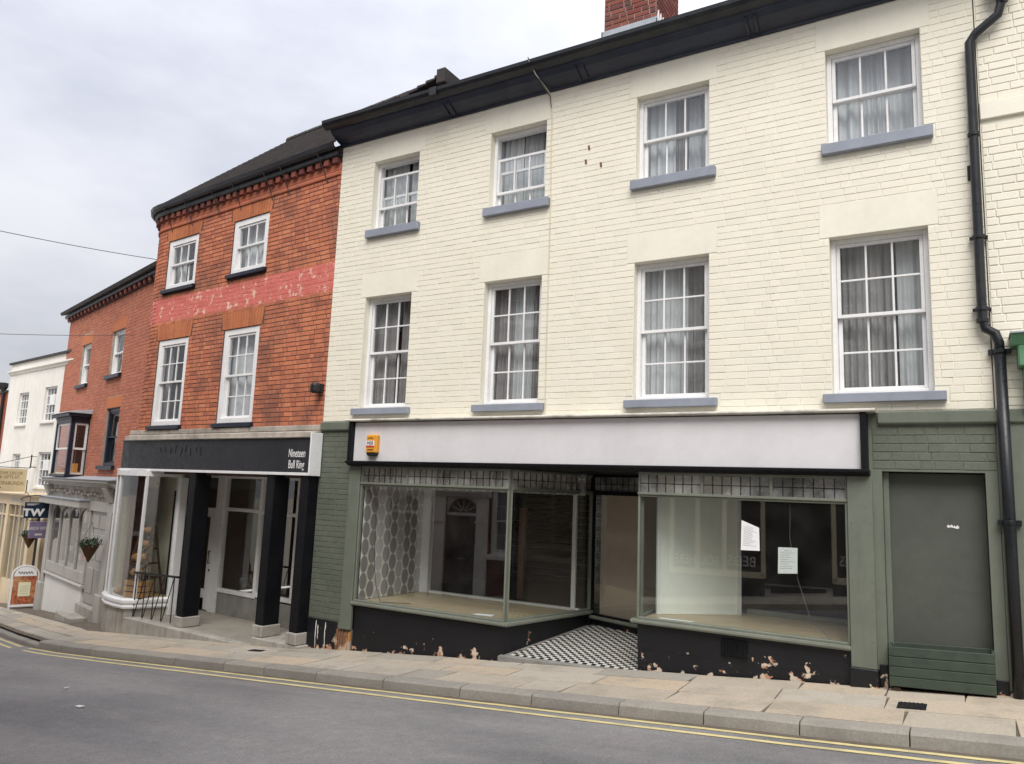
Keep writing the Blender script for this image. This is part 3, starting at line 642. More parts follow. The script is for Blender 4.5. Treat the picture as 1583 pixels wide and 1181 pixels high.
# display windows
LW0, LW1, RW0, RW1 = -7.35, -4.90, -3.19, -1.005; LS, RS, TR0, TR1 = .09, .335, 1.70, 1.955
BLx, BLy, BRx, BRy = -4.56, 1.72, -3.32, 1.30
def leaded(parent, x0, x1, z0, z1, y, secs, per, fm, lead='iron'):
    """transom light of small leaded panes in a frame along local x"""
    mb = MB(); mb.box(x0, x1, y-.03, y+.03, z1-.03, z1); mb.box(x0, x1, y-.045, y+.03, z0, z0+.028)
    W = (x1-x0)/secs; ld = MB()
    for s_ in range(secs+1):
        x = x0+W*s_; hw = .016; mb.box(max(x0, x-hw), min(x1, x+hw), y-.025, y+.03, z0+.028, z1-.03)
    a0, a1 = z0+.028, z1-.03; zm = (a0+a1)/2
    for s_ in range(secs):
        p, q = x0+W*s_+.016, x0+W*(s_+1)-.016
        for k in range(1, per): x = p+(q-p)*k/per; ld.box(x-.004, x+.004, y-.006, y+.006, a0, a1)
        ld.box(p, q, y-.005, y+.005, zm-.004, zm+.004)
        for k in range(per):
            for r_ in (0, 1): pane(parent, p+(q-p)*k/per, p+(q-p)*(k+1)/per, (a0, zm)[r_], (zm, a1)[r_], y, 'lead_glass', 'leaded_pane', rot=(R(rng.uniform(-2.5, 2.5)), 0, R(rng.uniform(-2.5, 2.5))))
    mb.build('transom_frame', fm, parent, bevel=.003); ld.build('lead_came', lead, parent)
def wframe(x0, x1, z0, z1, y, wl, wr, wt=.03, wb=.035):
    mb = MB(); mb.box(x0, x0+wl, y-.03, y+.03, z0, z1); mb.box(x1-wr, x1, y-.03, y+.03, z0, z1); mb.box(x0+wl, x1-wr, y-.025, y+.03, z1-wt, z1); mb.box(x0+wl, x1-wr, y-.03, y+.03, z0, z0+wb); return mb
def display_window(x0, x1, s, name='display_window'):
    mb = wframe(x0, x1, s, TR0, 0, .022, .022, .025, .025); win = mb.build(name, 'green_frame', house, bevel=.004)
    pane(win, x0+.022, x1-.022, s+.025, TR0-.025, 0, 'shop_glass', rot=(0, 0, 0)); return win
lw = display_window(LW0, LW1, LS); leaded(lw, LW0, LW1, TR0, TR1, 0, 3, 8, 'green_frame')
rw = display_window(RW0, RW1, RS); leaded(rw, RW0, RW1, TR0, TR1, 0, 3, 7, 'green_frame')
def angled(name, p, q, s, secs, per, fm, nogl=False):
    d = Vector((q[0]-p[0], q[1]-p[1])); w_ = d.length; o = wframe(0, w_, s, TR0, 0, .018, .04, .025, .025).build(name, fm, house, bevel=.004)
    o.location = (p[0], p[1], 0); o.rotation_euler = (0, 0, math.atan2(d.y, d.x)); pane(o, .018, w_-.04, s+.025, TR0-.025, 0, 'shop_glass', rot=(0, 0, 0)); leaded(o, 0, w_, TR0, TR1, 0, secs, per, fm); return o
angled('lobby_window', (LW1-.012, .032), (BLx, BLy), LS, 2, 7, 'green_frame')
angled('lobby_window', (BLx+.03, BLy-.01), (BRx, BRy), .03, 1, 12, 'black_paint')
angled('lobby_window', (BRx, BRy-.03), (RW0+.01, .04), RS, 2, 5, 'green_frame')
MB().box(BLx-.03, BLx+.025, BLy-.035, BLy+.03, -.2, 1.98).build('corner_post', 'black_paint', house, bevel=.006)
sill = [(.0, 0), (-.055, -.004), (-.06, -.03), (-.05, -.05), (.05, -.05), (.05, 0)]
def ledge(path, z, name='window_ledge'): MB().sweep(path, [(-d, zz+z) for d, zz in sill], 0).build(name, 'green_frame', house, bevel=.003)
ledge([(LW0-.03, 0), (LW1+.01, 0), (BLx, BLy)], LS+.002); ledge([(BLx+.03, BLy), (BRx, BRy)], .032); ledge([(BRx, BRy), (RW0-.01, 0), (RW1+.03, 0)], RS+.002)
MB().sweep([(LW0, .012), (LW1-.005, .012), (BLx-.02, BLy+.02), (BRx, BRy+.02), (RW0+.005, .02), (RW0+.006, .012), (RW1, .012)], [(0, -1.3), (0, .02), (-.05, .02), (-.05, -1.3)], 0).build('stall_riser', 'black_peeling', house)
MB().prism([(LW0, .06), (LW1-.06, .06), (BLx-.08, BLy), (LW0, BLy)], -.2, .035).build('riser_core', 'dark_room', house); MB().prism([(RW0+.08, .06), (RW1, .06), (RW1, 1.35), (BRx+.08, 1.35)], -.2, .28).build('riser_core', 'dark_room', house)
mb = MB(); mb.sweep([(RW0, .008), (RW1, .008)], [(0, .02), (0, .29), (-.04, .29), (-.04, .02)]); mb.build('riser_upstand', 'black_peeling', house)
mb = MB(); mb.box(-2.26, -1.99, -.012, .006, .06, .24)
for k in range(8): mb.box(-2.235+k*.03, -2.22+k*.03, -.02, -.011, .08, .22)
mb.build('air_vent', 'black_paint', house)
# lobby floor of small chequered tiles, sloping gently up to the back
def lob(x, y): return -.285+.10*(x+4.8)*.35+.10*y
mb = MB(); ts = .056
pl = MB().hexa([(-4.95, -.06, -.7), (-3.1, -.06, -.7), (-3.1, 1.9, -.7), (-4.95, 1.9, -.7)], [(-4.95, -.06, lob(-4.95, -.06)-.006), (-3.1, -.06, lob(-3.1, -.06)-.006), (-3.1, 1.9, lob(-3.1, 1.9)-.006), (-4.95, 1.9, lob(-4.95, 1.9)-.006)]).build('lobby_floor', 'concrete_dark', house)
for i in range(32):
    for j in range(33):
        x, y = -4.93+i*ts, .02+j*ts
        xl = LW1+(BLx-LW1)*y/BLy+.04; xr = RW0-.0
        if x < xl or x+ts > xr+.02 or y > 1.7: continue
        e = .0015; mb.tone = rng.random()
        q = [(x+e, y+e), (x+ts-e, y+e), (x+ts-e, y+ts-e), (x+e, y+ts-e)]
        mb.hexa([(a, b, lob(a, b)-.004) for a, b in q], [(a, b, lob(a, b)) for a, b in q], (i+j) % 2)
mb.build('floor_tiles', ['tile_white', 'tile_black'], pl, kind='stuff', fix=False)
MB().hexa([(-4.9, -.055, -.7), (-3.19, -.055, -.7), (-3.19, .015, -.7), (-4.9, .015, -.7)], [(-4.9, -.055, lob(-4.9, 0)-.006), (-3.19, -.055, lob(-3.19, 0)-.006), (-3.19, .015, lob(-3.19, 0)+.001), (-4.9, .015, lob(-4.9, 0)+.001)]).build('threshold', 'concrete_dark', house, bevel=.006)
MB().prism([(-7.45, .03), (-.95, .03), (-.95, 1.9), (-7.45, 1.9)], 1.957, 1.99).build('lobby_ceiling', 'black_paint', house)
# displays behind the glass
for k in range(13):
    y0 = .045+k*.13; y1 = min(y0+.127, 1.72); xr = LW1+(BLx-LW1)*y0/BLy-.02
    if y1-y0 > .03: MB().box(LW0+.01, xr, y0, y1, .055, .094).build('floor_board', 'board_floor', lw)
for k in range(10):
    y0 = .045+k*.13; xl = RW0+.03
    MB().box(xl, RW1-.01, y0, y0+.127, .29, .339).build('floor_board', 'board_floor', rw)
MB().box(0, .03, 0, 1.35, .1, 1.95).build('wallpapered_wall', 'leaf_wallpaper', house).location = (-7.335, .05, 0)
mb = MB(); mb.box(-7.30, -7.14, 1.38, 1.47, .095, 1.95); mb.box(-4.72, -4.66, 1.42, 1.47, .095, 1.95); mb.box(-7.3, -4.6, 1.40, 1.46, .095, .13); mb.build('inner_opening_frame', 'white_gloss', house, bevel=.006)
MB().box(0, 2.6, 0, .05, 1.66, 1.95).build('wallpapered_header', 'leaf_wallpaper', house).location = (-7.14, 1.40, 0)
MB().box(-5.86, -5.77, 1.9, 2.0, .09, 1.45).build('timber_post', 'brown_wood', house, bevel=.01)
mb = MB()
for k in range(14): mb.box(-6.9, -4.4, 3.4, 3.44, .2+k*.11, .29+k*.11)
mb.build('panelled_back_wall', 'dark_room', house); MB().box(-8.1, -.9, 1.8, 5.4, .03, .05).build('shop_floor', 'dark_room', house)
q0, q1 = Vector((-3.12, .42)), Vector((-2.33, 1.10)); d = q1-q0
o = MB().box(0, d.length, 0, .03, .34, 1.95).build('white_partition', 'white_board', house, bevel=.003); o.location = (q0.x, q0.y, 0); o.rotation_euler = (0, 0, math.atan2(d.y, d.x))
mb = MB(); mb.box(0, .035, -.02, 0, .34, 1.95); mb.box(d.length-.05, d.length, -.025, -.001, .34, 1.95)
o = mb.build('partition_trim', 'white_gloss', house, bevel=.003); o.location = (q0.x, q0.y, 0); o.rotation_euler = (0, 0, math.atan2(d.y, d.x))
MB().box(-2.3, -1.0, 1.26, 1.30, .34, .40).build('display_kerb', 'green_frame', house, bevel=.004)
d = Vector((BRx-BLx, BRy-BLy)); mb = MB(); mb.box(.10, d.length, .05, .07, .03, 1.72); mb.box(.10, d.length, .046, .05, 1.30, 1.308)
o = mb.build('lining_board', 'beige_board', house); o.location = (BLx+.03, BLy, 0); o.rotation_euler = (0, 0, math.atan2(d.y, d.x))
# downpipe on the party line
mb = MB(); P = [(.5, -.13, 6.9), (.5, -.13, 6.56), (.46, -.12, 6.42), (.27, -.085, 6.30), (.215, -.08, 6.22), (.212, -.08, 5.3), (.205, -.08, 3.52), (.205, -.08, 3.44), (.225, -.08, 3.34), (.30, -.08, 3.29), (.325, -.08, 3.2), (.325, -.08, 3.1)]
mb.tube(P, .042, 12); dp = mb.build('downpipe', 'gutter_iron', house, smooth=True)
MB().tube([(.325, -.08, 3.13), (.33, -.08, 1.6), (.33, -.08, .05)], .047, 12).build('lower_pipe', 'gutter_iron', dp, smooth=True)
for x, z, w_ in ((.212, 5.26, 0), (.208, 4.23, 1), (.205, 3.53, 1), (.205, 3.42, 0), (.325, 3.12, 2), (.33, 1.57, 2)):
    mb = MB(); mb.lathe((x, -.08, z), [(.05, -.02), (.054, -.015), (.054, .015), (.05, .02)], 12)
    if w_: mb.box(x-.06-.03*w_*.5, x+.06+.03*w_*.5, -.075, -.02, z-.012*w_, z+.012*w_)
    mb.build('pipe_collar', 'gutter_iron', dp, bevel=.003)
MB().lathe((.5, -.14, 6.52), [(.05, 0), (.05, .06), (.12, .14), (.14, .3)], 4).build('rainwater_hopper', 'gutter_iron', dp)
MB().box(.145, .2, -.02, 0, 4.83, 4.98).build('junction_box', 'iron', dp, bevel=.004)
mb = MB(); mb.tube([(-4.62, -.42, 7.2), (-4.58, -.3, 7.06), (-4.5, -.025, 6.9), (-4.47, -.02, 6.6), (-4.445, -.018, 5.2), (-4.44, -.018, 3.6), (-4.43, -.018, 2.63)], .006, 6); mb.build('facade_cable', 'cable_cream', house)
mb = MB(); mb.tube([(-4.63, -.425, 7.24), (-4.6, -.36, 7.12), (-4.5, -.03, 6.86), (-4.48, -.026, 6.7)], .007, 6); mb.build('eaves_cable', 'cable', house)
mb = MB()
for x, z in ((-3.92, 6.03), (-3.75, 5.77), (-3.96, 5.85)): mb.hexa([(x-.012, -.012, z-.03), (x+.012, -.012, z-.03), (x+.012, .0, z-.03), (x-.012, 0, z-.03)], [(x-.02, -.012, z+.03), (x+.006, -.012, z+.03), (x+.006, 0, z+.03), (x-.02, 0, z+.03)])
mb.build('old_fixing', 'brown_wood', house)
# interior cable and papers in the windows
mb = MB(); mb.tube([(-7.1, .06, 1.68), (-7.12, .07, 1.2), (-7.1, .08, .6), (-7.06, .1, .3), (-6.99, .12, .1), (-6.6, .3, .1)], .006, 6); mb.build('hanging_cable', 'cable', lw)
mb = MB(); mb.tube([(-1.56, .06, 1.66), (-1.57, .07, 1.3), (-1.5, .08, .9), (-1.38, .1, .5), (-1.2, .12, .345)], .004, 6); mb.build('hanging_cable', 'cable', rw)
def paper(name, label, pts, rows, mat='paper', cat='notice'):
    mb = MB(); mb.face(pts); o = mb.build(name, mat, fix=False); tag(o, label, cat); P_ = [Vector(p) for p in pts]; mb = MB(); rr = random.Random(len(label))
    for k in range(rows):
        t = .12+.76*k/rows; a = P_[3].lerp(P_[0], t); b = P_[2].lerp(P_[1], t); e = .012; off = Vector((0, -.0015, 0)) if abs(P_[0].z-P_[3].z) > .02 else Vector((0, 0, .0015))
        x0, x1 = (.3, .7) if k == 0 else (.12, rr.uniform(.5, .88)); a2 = P_[3].lerp(P_[0], t+e*.8); b2 = P_[2].lerp(P_[1], t+e*.8)
        mb.face([a.lerp(b, x0)+off, a.lerp(b, x1)+off, a2.lerp(b2, x1)+off, a2.lerp(b2, x0)+off])
    if rows: mb.build('printed_text', 'print_grey', o, fix=False)
    return o
paper('notice', 'large white printed notice with curled corner taped to the shop window glass', [(-2.05, -.004, 1.16), (-1.855, -.008, 1.165), (-1.86, -.006, 1.40), (-2.04, -.004, 1.47)], 12)
paper('notice', 'smaller white printed notice taped low on glass beside a dangling wire', [(-1.68, .012, .95), (-1.49, .012, .965), (-1.485, .012, 1.22), (-1.675, .012, 1.215)], 9)
paper('folded_leaflet', 'folded white leaflet lying on wooden floor beside the white partition', [(-2.98, .10, .345), (-2.62, .09, .345), (-2.60, .19, .345), (-3.0, .2, .345)], 0, cat='leaflet')
paper('dropped_letter', 'pale blue white letter lying on the floorboards near corner of shop window', [(-5.5, .16, .098), (-5.22, .20, .098), (-5.25, .32, .104), (-5.5, .28, .098)], 0, cat='letter')
# alarm box
al = thing('alarm_box', 'yellow burglar alarm box with white label on the blank shop fascia', 'alarm box', (-7.08, -.10, 2.1))
mb = MB(); mb.box(-.095, .095, -.075, 0, .035, .285); mb.build('casing', 'alarm_yellow', al, bevel=.012)
mb = MB(); mb.profy([(-.09, .034), (.09, .034), (.06, -.01), (-.06, -.01)], -.07, 0); mb.build('sounder_base', 'iron', al, bevel=.006)
MB().box(-.085, .062, -.079, -.0755, .115, .2).build('label', 'plastic_white', al); MB().box(-.085, .062, -.0815, -.0795, .115, .132).build('stripe', 'alarm_red', al)
text('MER', .075, 'print_black', al, (-.012, -.0805, .14), FR, 'lettering', sx=.85); mb = MB()
for k in range(4): mb.box(-.055+k*.024, -.038+k*.024, -.0775, -.0755, .225+.008*(k in (1, 2)), .24+.008*(k in (1, 2)))
mb.build('small_print', 'print_black', al); MB().box(-.06, .045, -.0775, -.0755, .068, .082).build('small_print', 'print_black', al)
# planter in the boarded doorway
pt = thing('planter', 'green slatted wooden planter standing in front of the boarded doorway', 'planter', (-.25, .0, .015))
tl = .0845*.5
for k in range(4): MB().hexa([(-.42, -.155, .055+k*.088-tl*.6), (.415, -.155, .055+k*.088+tl*.4), (.415, -.135, .055+k*.088+tl*.4), (-.42, -.135, .055+k*.088-tl*.6)], [(-.42, -.155, .138+k*.088-tl*.6), (.415, -.155, .138+k*.088+tl*.4), (.415, -.135, .138+k*.088+tl*.4), (-.42, -.135, .138+k*.088-tl*.6)]).build('slat', 'planter_green', pt, bevel=.004)
def sh(z, x): return z+tl*(x+.1)/.85
for nm, a, b, c, d in (('end_panel', -.42, -.395, -.134, .10), ('end_panel', .39, .415, -.134, .10), ('back_panel', -.394, .389, .085, .10)):
    MB().hexa([(a, c, sh(.03, a)), (b, c, sh(.03, b)), (b, d, sh(.03, b)), (a, d, sh(.03, a))], [(a, c, sh(.40, a)), (b, c, sh(.40, b)), (b, d, sh(.40, b)), (a, d, sh(.40, a))]).build(nm, 'planter_green', pt, bevel=.004)
MB().hexa([(-.39, -.13, sh(.2, -.39)), (.385, -.13, sh(.2, .385)), (.385, .08, sh(.2, .385)), (-.39, .08, sh(.2, -.39))], [(-.39, -.13, sh(.345, -.39)), (.385, -.13, sh(.345, .385)), (.385, .08, sh(.33, .385)), (-.39, .08, sh(.335, -.39))]).build('soil', 'green_soil', pt)
for x in (-.36, .36): MB().box(x-.03, x+.03, -.13, .09, sh(.0, x)-.02, sh(.032, x)).build('foot', 'dark_wood', pt)
mb = MB(); rr = random.Random(31)
for k in range(26):
    x, y = rr.uniform(-.36, .36), rr.uniform(-.1, .06); z = sh(.335, x); a = rr.uniform(0, 6); l = rr.uniform(.02, .05)
    mb.face([(x, y, z), (x+l*cos(a), y+l*sin(a), z+rr.uniform(.005, .05)), (x+l*cos(a)+.006, y+l*sin(a)+.004, z+.004)])
mb.build('dry_stalks', 'joint_sand', pt, kind='stuff', fix=False)
# drain gratings and litter
def grating(x, y, lw_, ll, label):
    t = thing('drain_cover', label, 'drain cover', (x, y, ground(x)+.004)); t.rotation_euler = (0, -math.atan(.0845), 0)
    MB().box(-lw_/2, lw_/2, -ll/2, ll/2, -.02, .004).build('frame', 'gutter_iron', t, bevel=.002)
    for k in range(6): MB().box(-lw_/2+.015+k*(lw_-.03)/6, -lw_/2+.015+(k+.6)*(lw_-.03)/6, -ll/2+.012, ll/2-.012, .0045, .009).build('bar', 'iron', t)
grating(-.46, -.70, .22, .24, 'square iron drain cover set in paving before the planter'); grating(-8.66, -.49, .26, .12, 'narrow iron drain cover in paving outside the bakery')
for k, (x, y, l) in enumerate(((-7.86, -3.45, 'scrap of white paper litter lying alone on the road'), (-9.0, -2.94, 'tiny speck of pale litter on road near the yellow lines'))):
    s_ = (.05, .025)[k]; z = ground(x)-.105+.045*.95+.012; mb = MB(); mb.face([(x-s_, y-.02, z), (x+s_, y-.03, z+.004), (x+s_*1.1, y+.03, z+.012), (x-s_*.8, y+.02, z+.003)]); tag(mb.build('paper_litter', 'litter_white', fix=False), l, 'litter')
# ---- neighbour beyond the downpipe
nb = thing('neighbouring_cream_house', 'cream painted brick house beyond the black downpipe with flat string course', 'house', (0, 0, 0))
mb = MB(); wall_faces(mb, .27, 7.0, 2.55, 9, [], .1, -.02, 0); wall_faces(mb, .27, 7.0, -.6, 2.55, [], .1, -.02, 1); mb.face([(.27, -.02, -.6), (.27, -.02, 9), (.27, .2, 9), (.27, .2, -.6)], 0)
nw = mb.build('wall', ['cream_paint', 'green_paint'], nb, fix=False)
bl = courses(.275, 1.6, 2.62, 7.4, [(.2, 1.7, 5.40, 5.60)], .079, (.228, .112), random.Random(15)); lay_bricks(nw, ID, bl, .008, .009, .004, lambda b: 'cream_brick', y=-.02, solo=150)
MB().box(.272, 7.0, -.055, -.018, 5.41, 5.59).build('string_course', 'cream_render', nb, bevel=.006)
mb = MB(); mb.box(.455, .70, -.24, -.02, 2.95, 3.15); mb.profx([(-.02, 2.5), (-.07, 2.5), (-.12, 2.62), (-.12, 2.72), (-.2, 2.75), (-.16, 2.95), (-.02, 2.95)], .49, .66)
br = mb.build('console_bracket', 'bracket_green', nb, bevel=.012); mb = MB(); mb.profx([(-.02, 3.14), (-.24, 3.14), (-.30, 3.24), (-.02, 3.24)], .41, .75); mb.build('bracket_cap', 'bracket_green', br, bevel=.006); mb = MB(); mb.box(.40, .76, -.31, -.02, 3.241, 3.256); mb.build('bracket_lead', 'lead', br)
MB().box(.268, 7.0, -.034, -.0, -.5, .12).build('plinth', 'black_peeling', nb)
# ------------------------------------------------------------------ red brick house with rounded corner and the bakery
RA = R(-5.5)
red = thing('red_brick_house', 'red brick house with rounded corner, painted red band and black fascia shop', 'house', (-8.2, 0, 0), RA)
RW = Matrix.Translation((-8.2, 0, 0)) @ Matrix.Rotation(RA, 4, 'Z')
CR, CXR = .85, -5.15          # corner radius, where the flat front ends
def bend(x, y, z):
    if x >= CXR: return (x, y, z)
    a = (CXR-x)/CR
    if a > pi/2: return (CXR-CR+y, CR+(CXR-x-CR*pi/2), z)
    return (CXR-(CR-y)*sin(a), CR-(CR-y)*cos(a), z)
XE = CXR-CR*pi/2-1.0
RWn = [(-4.95, -3.92), (-2.80, -1.78)]
rops = [(a, b, 5.25, 6.235) for a, b in RWn]+[(a, b, 2.635, 4.265) for a, b in RWn]
mb = MB(); wall_faces(mb, CXR, 0, 1.75, 7.0, rops, .1, 0, 0)
for k in range(10):
    a, b = CXR-(CXR-XE)*k/10, CXR-(CXR-XE)*(k+1)/10; mb.face([bend(b, 0, -1.5), bend(a, 0, -1.5), bend(a, 0, 7.0), bend(b, 0, 7.0)])
rwall = mb.build('wall', 'mortar_red', red, fix=False)
arches = [(a-.10, b+.10, d, d+.30) for a, b, c, d in rops]
def rmat(b):
    z = (b[2]+b[3])/2; return 'red_paint_brick' if 4.60 < z < 5.09 else 'red_brick'
bl = courses(CXR, 0, 2.55, 6.49, rops+arches+[(a-.05, b+.05, c-.085, c+.01) for a, b, c, d in rops], .0745, (.225, .112), random.Random(21))
lay_bricks(rwall, RW, bl, .006, .012, .003, rmat)
lay_bricks(rwall, RW, courses(XE, CXR, 2.55, 6.49, [], .0745, (.112, .112), random.Random(22)), .006, .012, .003, rmat, solo=0, fn=bend, fname='corner_brick_field')
mb = MB(bend); xs = [XE+k*(CXR-XE)/10 for k in range(11)]+[-3, 0]
for a, b in zip(xs, xs[1:]): mb.face([(a, -.0028, 4.605), (b, -.0028, 4.605), (b, -.0028, 5.085), (a, -.0028, 5.085)])
mb.build('painted_band', 'red_paint_brick', rwall, fix=False)
for a, b, c, d in arches:      # gauged flat arches of bricks on end
    n = 15; ar = MB(); mid = (a+b)/2
    for k in range(n):
        p, q = k/n, (k+1)/n; sp = .05; x0, x1 = a+sp+(b-a-2*sp)*p, a+sp+(b-a-2*sp)*q; u0, u1 = a+(b-a)*p, a+(b-a)*q; e = .004; ar.tone = rng.uniform(.01, .99); f = -.009+rng.uniform(-.001, .001)
        ar.hexa([(x0+e, f, c+.004), (x1-e, f, c+.004), (x1-e, .0, c+.004), (x0+e, 0, c+.004)], [(u0+e, f, d-.004), (u1-e, f, d-.004), (u1-e, 0, d-.004), (u0+e, 0, d-.004)])
    ar.build('flat_arch', 'arch_brick', rwall, fix=False)
shell(red, -5.4, -.02, .3, 5, 2.0, 7.0, (2.45, 4.9))
RC = [[(-.02, .3, 'net_curtain', 3), (.75, 1.02, 'net_curtain', 3)], [(-.02, 1.02, 'net_curtain', 7)], [(-.02, .2, 'curtain', 2), (.8, 1.02, 'curtain', 2)], [(-.02, 1.02, 'net_curtain', 5)]]
for i, (a, b, c, d) in enumerate(rops):
    sash_window(red, a+.002, b-.002, c+.002, d-.002, .012, 3, 1 if i < 2 else 2, fw_=.105, sill=(.05, .05, .075, .07), sillmat='navy_wood', cur=RC[i], seed=40+i)
# eaves: string, dentil bricks, gutter round the corner
path = [bend(x, 0, 0)[:2] for x in [XE+.3+k*(CXR-XE-.3)/12 for k in range(13)]]+[(-.0, 0)]
MB().sweep(path, [(0, 6.49), (.03, 6.495), (.035, 6.53), (.02, 6.56), (0, 6.56)]).build('brick_string', 'red_brick', red)
MB().sweep(path, [(0, 6.57), (.012, 6.575), (.012, 6.68), (0, 6.68)]).build('dentil_backing', 'red_brick', red); MB().sweep(path, [(0, 6.77), (.10, 6.77), (.115, 6.79), (.115, 6.86), (0, 6.86)]).build('eaves_course', 'gutter_iron', red)
x = -.09; dm_ = {}
while x > XE+.5:
    if x > CXR:
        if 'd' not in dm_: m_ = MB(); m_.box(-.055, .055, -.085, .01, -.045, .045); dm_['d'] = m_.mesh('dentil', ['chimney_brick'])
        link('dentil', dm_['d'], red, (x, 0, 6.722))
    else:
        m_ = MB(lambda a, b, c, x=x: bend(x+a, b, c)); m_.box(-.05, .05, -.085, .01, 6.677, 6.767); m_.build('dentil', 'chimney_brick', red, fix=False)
    x -= .205
MB().sweep(path, [(.10, 6.865), (.16, 6.865), (.20, 6.89), (.215, 6.96), (.20, 6.96), (.185, 6.90), (.15, 6.885), (.10, 6.885)]).build('gutter', 'gutter_iron', red)
for x in (-.35, -1.3, -1.75, -2.65, -3.3, -4.2, -4.9): MB().tube([(x-.06, -.19, 6.87), (x-.02, -.10, 6.70), (x, -.045, 6.56), (x+.03, -.012, 6.42)], .009, 5).build('gutter_strap', 'iron', red)
# hipped roof round the corner, tile courses stepped
EV = [bend(x, -.16, 0)[:2] for x in [XE+.3+k*(CXR-XE-.3)/12 for k in range(13)]]+[(-4.2, -.16), (-2.8, -.16), (-1.4, -.16), (0, -.16)]
mb = MB(); n = 24; top = []
for (x, y) in EV: top.append((max(x, -4.2), 2.0, 8.98))
for k in range(n):
    a, b = k/n, (k+1)/n
    for (p, t_), (q, u_) in zip(zip(EV, top), zip(EV[1:], top[1:])):
        P0, P1, T0, T1 = Vector((*p, 6.97)), Vector((*q, 6.97)), Vector(t_), Vector(u_); up_ = Vector((0, 0, .022))
        A, B, C_, D = P0.lerp(T0, a), P1.lerp(T1, a), P1.lerp(T1, b), P0.lerp(T0, b)
        mb.face([A+up_, B+up_, C_, D]); mb.face([A, B, B+up_, A+up_])
rroof = mb.build('roof', 'clay_tile', red, fix=False)
mb = MB()
for k in range(13): MB().tube([(-4.25+k*.33, 2.0, 8.97), (-3.94+k*.33, 2.0, 8.975)], .075, 8).build('ridge_tile', 'clay_tile', rroof)
MB().prism([(-5.9, .6), (0, .3), (0, 4.0), (-5.9, 4.0)], 6.9, 6.94).build('ceiling', 'dark_room', red)
# worn stone band above the fascia
rr = random.Random(6); x = -5.6
MB().sweep([(-6.0, .7), (-5.97, .25), (-5.75, -.0), (-5.45, -.10), (.0, -.10)], [(-.10, 2.36), (.035, 2.36), (.035, 2.44), (.0, 2.455), (-.10, 2.47)]).build('stone_cornice', 'flaking_stone', red, bevel=.006)
while x < -.05:
    l = rr.choice([.34, .46, .62]); e = min(x+l, .0); MB().box(x+.004, e-.004, -.03-rr.uniform(0, .012), .01, 2.47, 2.553).build('stone_block', 'flaking_stone', red, bevel=.008); x = e
# fascia
FP = [(-6.02, .75), (-5.98, .28), (-5.82, .0), (-5.55, -.16), (-5.2, -.2), (0.02, -.2)]
MB().sweep(FP, [(0, 1.835), (0, 2.345), (-.06, 2.345), (-.06, 1.835)]).build('fascia_board', 'black_sign', red)
MB().sweep(FP, [(.02, 1.79), (.02, 1.832), (-.08, 1.832), (-.08, 1.79)]).build('fascia_bottom_trim', 'white_gloss', red, bevel=.003); MB().sweep(FP, [(.03, 2.347), (.04, 2.358), (-.10, 2.358), (-.10, 2.347)]).build('fascia_top_trim', 'cornice_flaking', red)
MB().box(.022, .05, -.23, -.02, 1.79, 2.42).build('fascia_end_block', 'white_gloss', red, bevel=.004)
text('Nineteen\nBull Ring', .175, 'plastic_white', red, (-.29, -.2035, 2.06), FR, 'lettering', sx=.6, bold=.0008)
gh = MB(); rr = random.Random(77)
for k in range(9):
    x = -4.1+k*.16; gh.tube([(x, -.201, 2.1+rr.uniform(-.05, .05)), (x+rr.uniform(-.05, .05), -.202, 2.2+rr.uniform(0, .06))], .006, 4)
gh.build('ghost_lettering', 'black_paint', red)
# forecourt, steps, posts
FZ = -.745
MB().prism([(-4.5, -.36), (-.95, -.24), (-.95, 1.1), (-4.5, 1.1)], -1.6, FZ).build('forecourt', 'terrazzo', red)
MB().prism([(-4.55, -.375), (-.94, -.255), (-.94, -.12), (-4.55, -.16)], -1.6, FZ+.006).build('forecourt_edge', 'concrete', red, bevel=.012)
MB().prism([(-.945, -.26), (.06, -.2), (.06, 1.1), (-.945, 1.1)], -1.6, -.60).build('upper_step', 'concrete', red, bevel=.012)
for x0, x1, pb, nm in ((-3.13, -2.92, FZ+.007, 'post'), (-1.0, -.79, -.595, 'post'), (-.20, .0, -.595, 'post')):
    po = MB().box(x0+.008, x1-.008, -.187, .105, pb+.16, 1.80).build('post', 'black_paint', red, bevel=.012)
    MB().box(x0-.012, x1+.012, -.215, .125, pb, pb+.162).build('post_base', 'concrete', po, bevel=.01)
# bow window
BP = [(-6.02, .75), (-6.0, .3), (-5.86, .02), (-5.55, -.19), (-5.15, -.33), (-4.75, -.38), (-4.48, -.37), (-4.38, -.26), (-4.20, .30)]
MB().sweep(BP, [(.04, -.60), (.05, -.57), (.03, -.53), (.055, -.5), (.055, -.455), (.0, -.43), (-.12, -.43), (-.12, -.60)]).build('bow_sill', 'white_gloss', red, bevel=.003)
MB().sweep(BP, [(.0, -1.6), (.0, -.6), (-.12, -.6), (-.12, -1.6)]).build('stall_riser', 'concrete', red)
MB().sweep(BP, [(.02, 1.70), (.02, 1.79), (-.10, 1.79), (-.10, 1.70)]).build('bow_head', 'white_gloss', red)
bow = MB()
for k in (1, 2, 3, 4, 7):
    x, y = BP[k]; bow.box(x-.022, x+.022, y-.01, y+.04, -.43, 1.70)
bow.box(-4.26, -4.12, .26, .40, -.74, 1.70)
bw = bow.build('bow_window', 'white_gloss', red, bevel=.004)
for p, q in zip(BP, BP[1:]):
    d = Vector((q[0]-p[0], q[1]-p[1])); w_ = d.length
    o = pane(bw, 0, w_, -.43, 1.70, 0, 'shop_glass', rot=(0, 0, math.atan2(d.y, d.x))); o.location = ((p[0]+q[0])/2, (p[1]+q[1])/2+.012, .635)
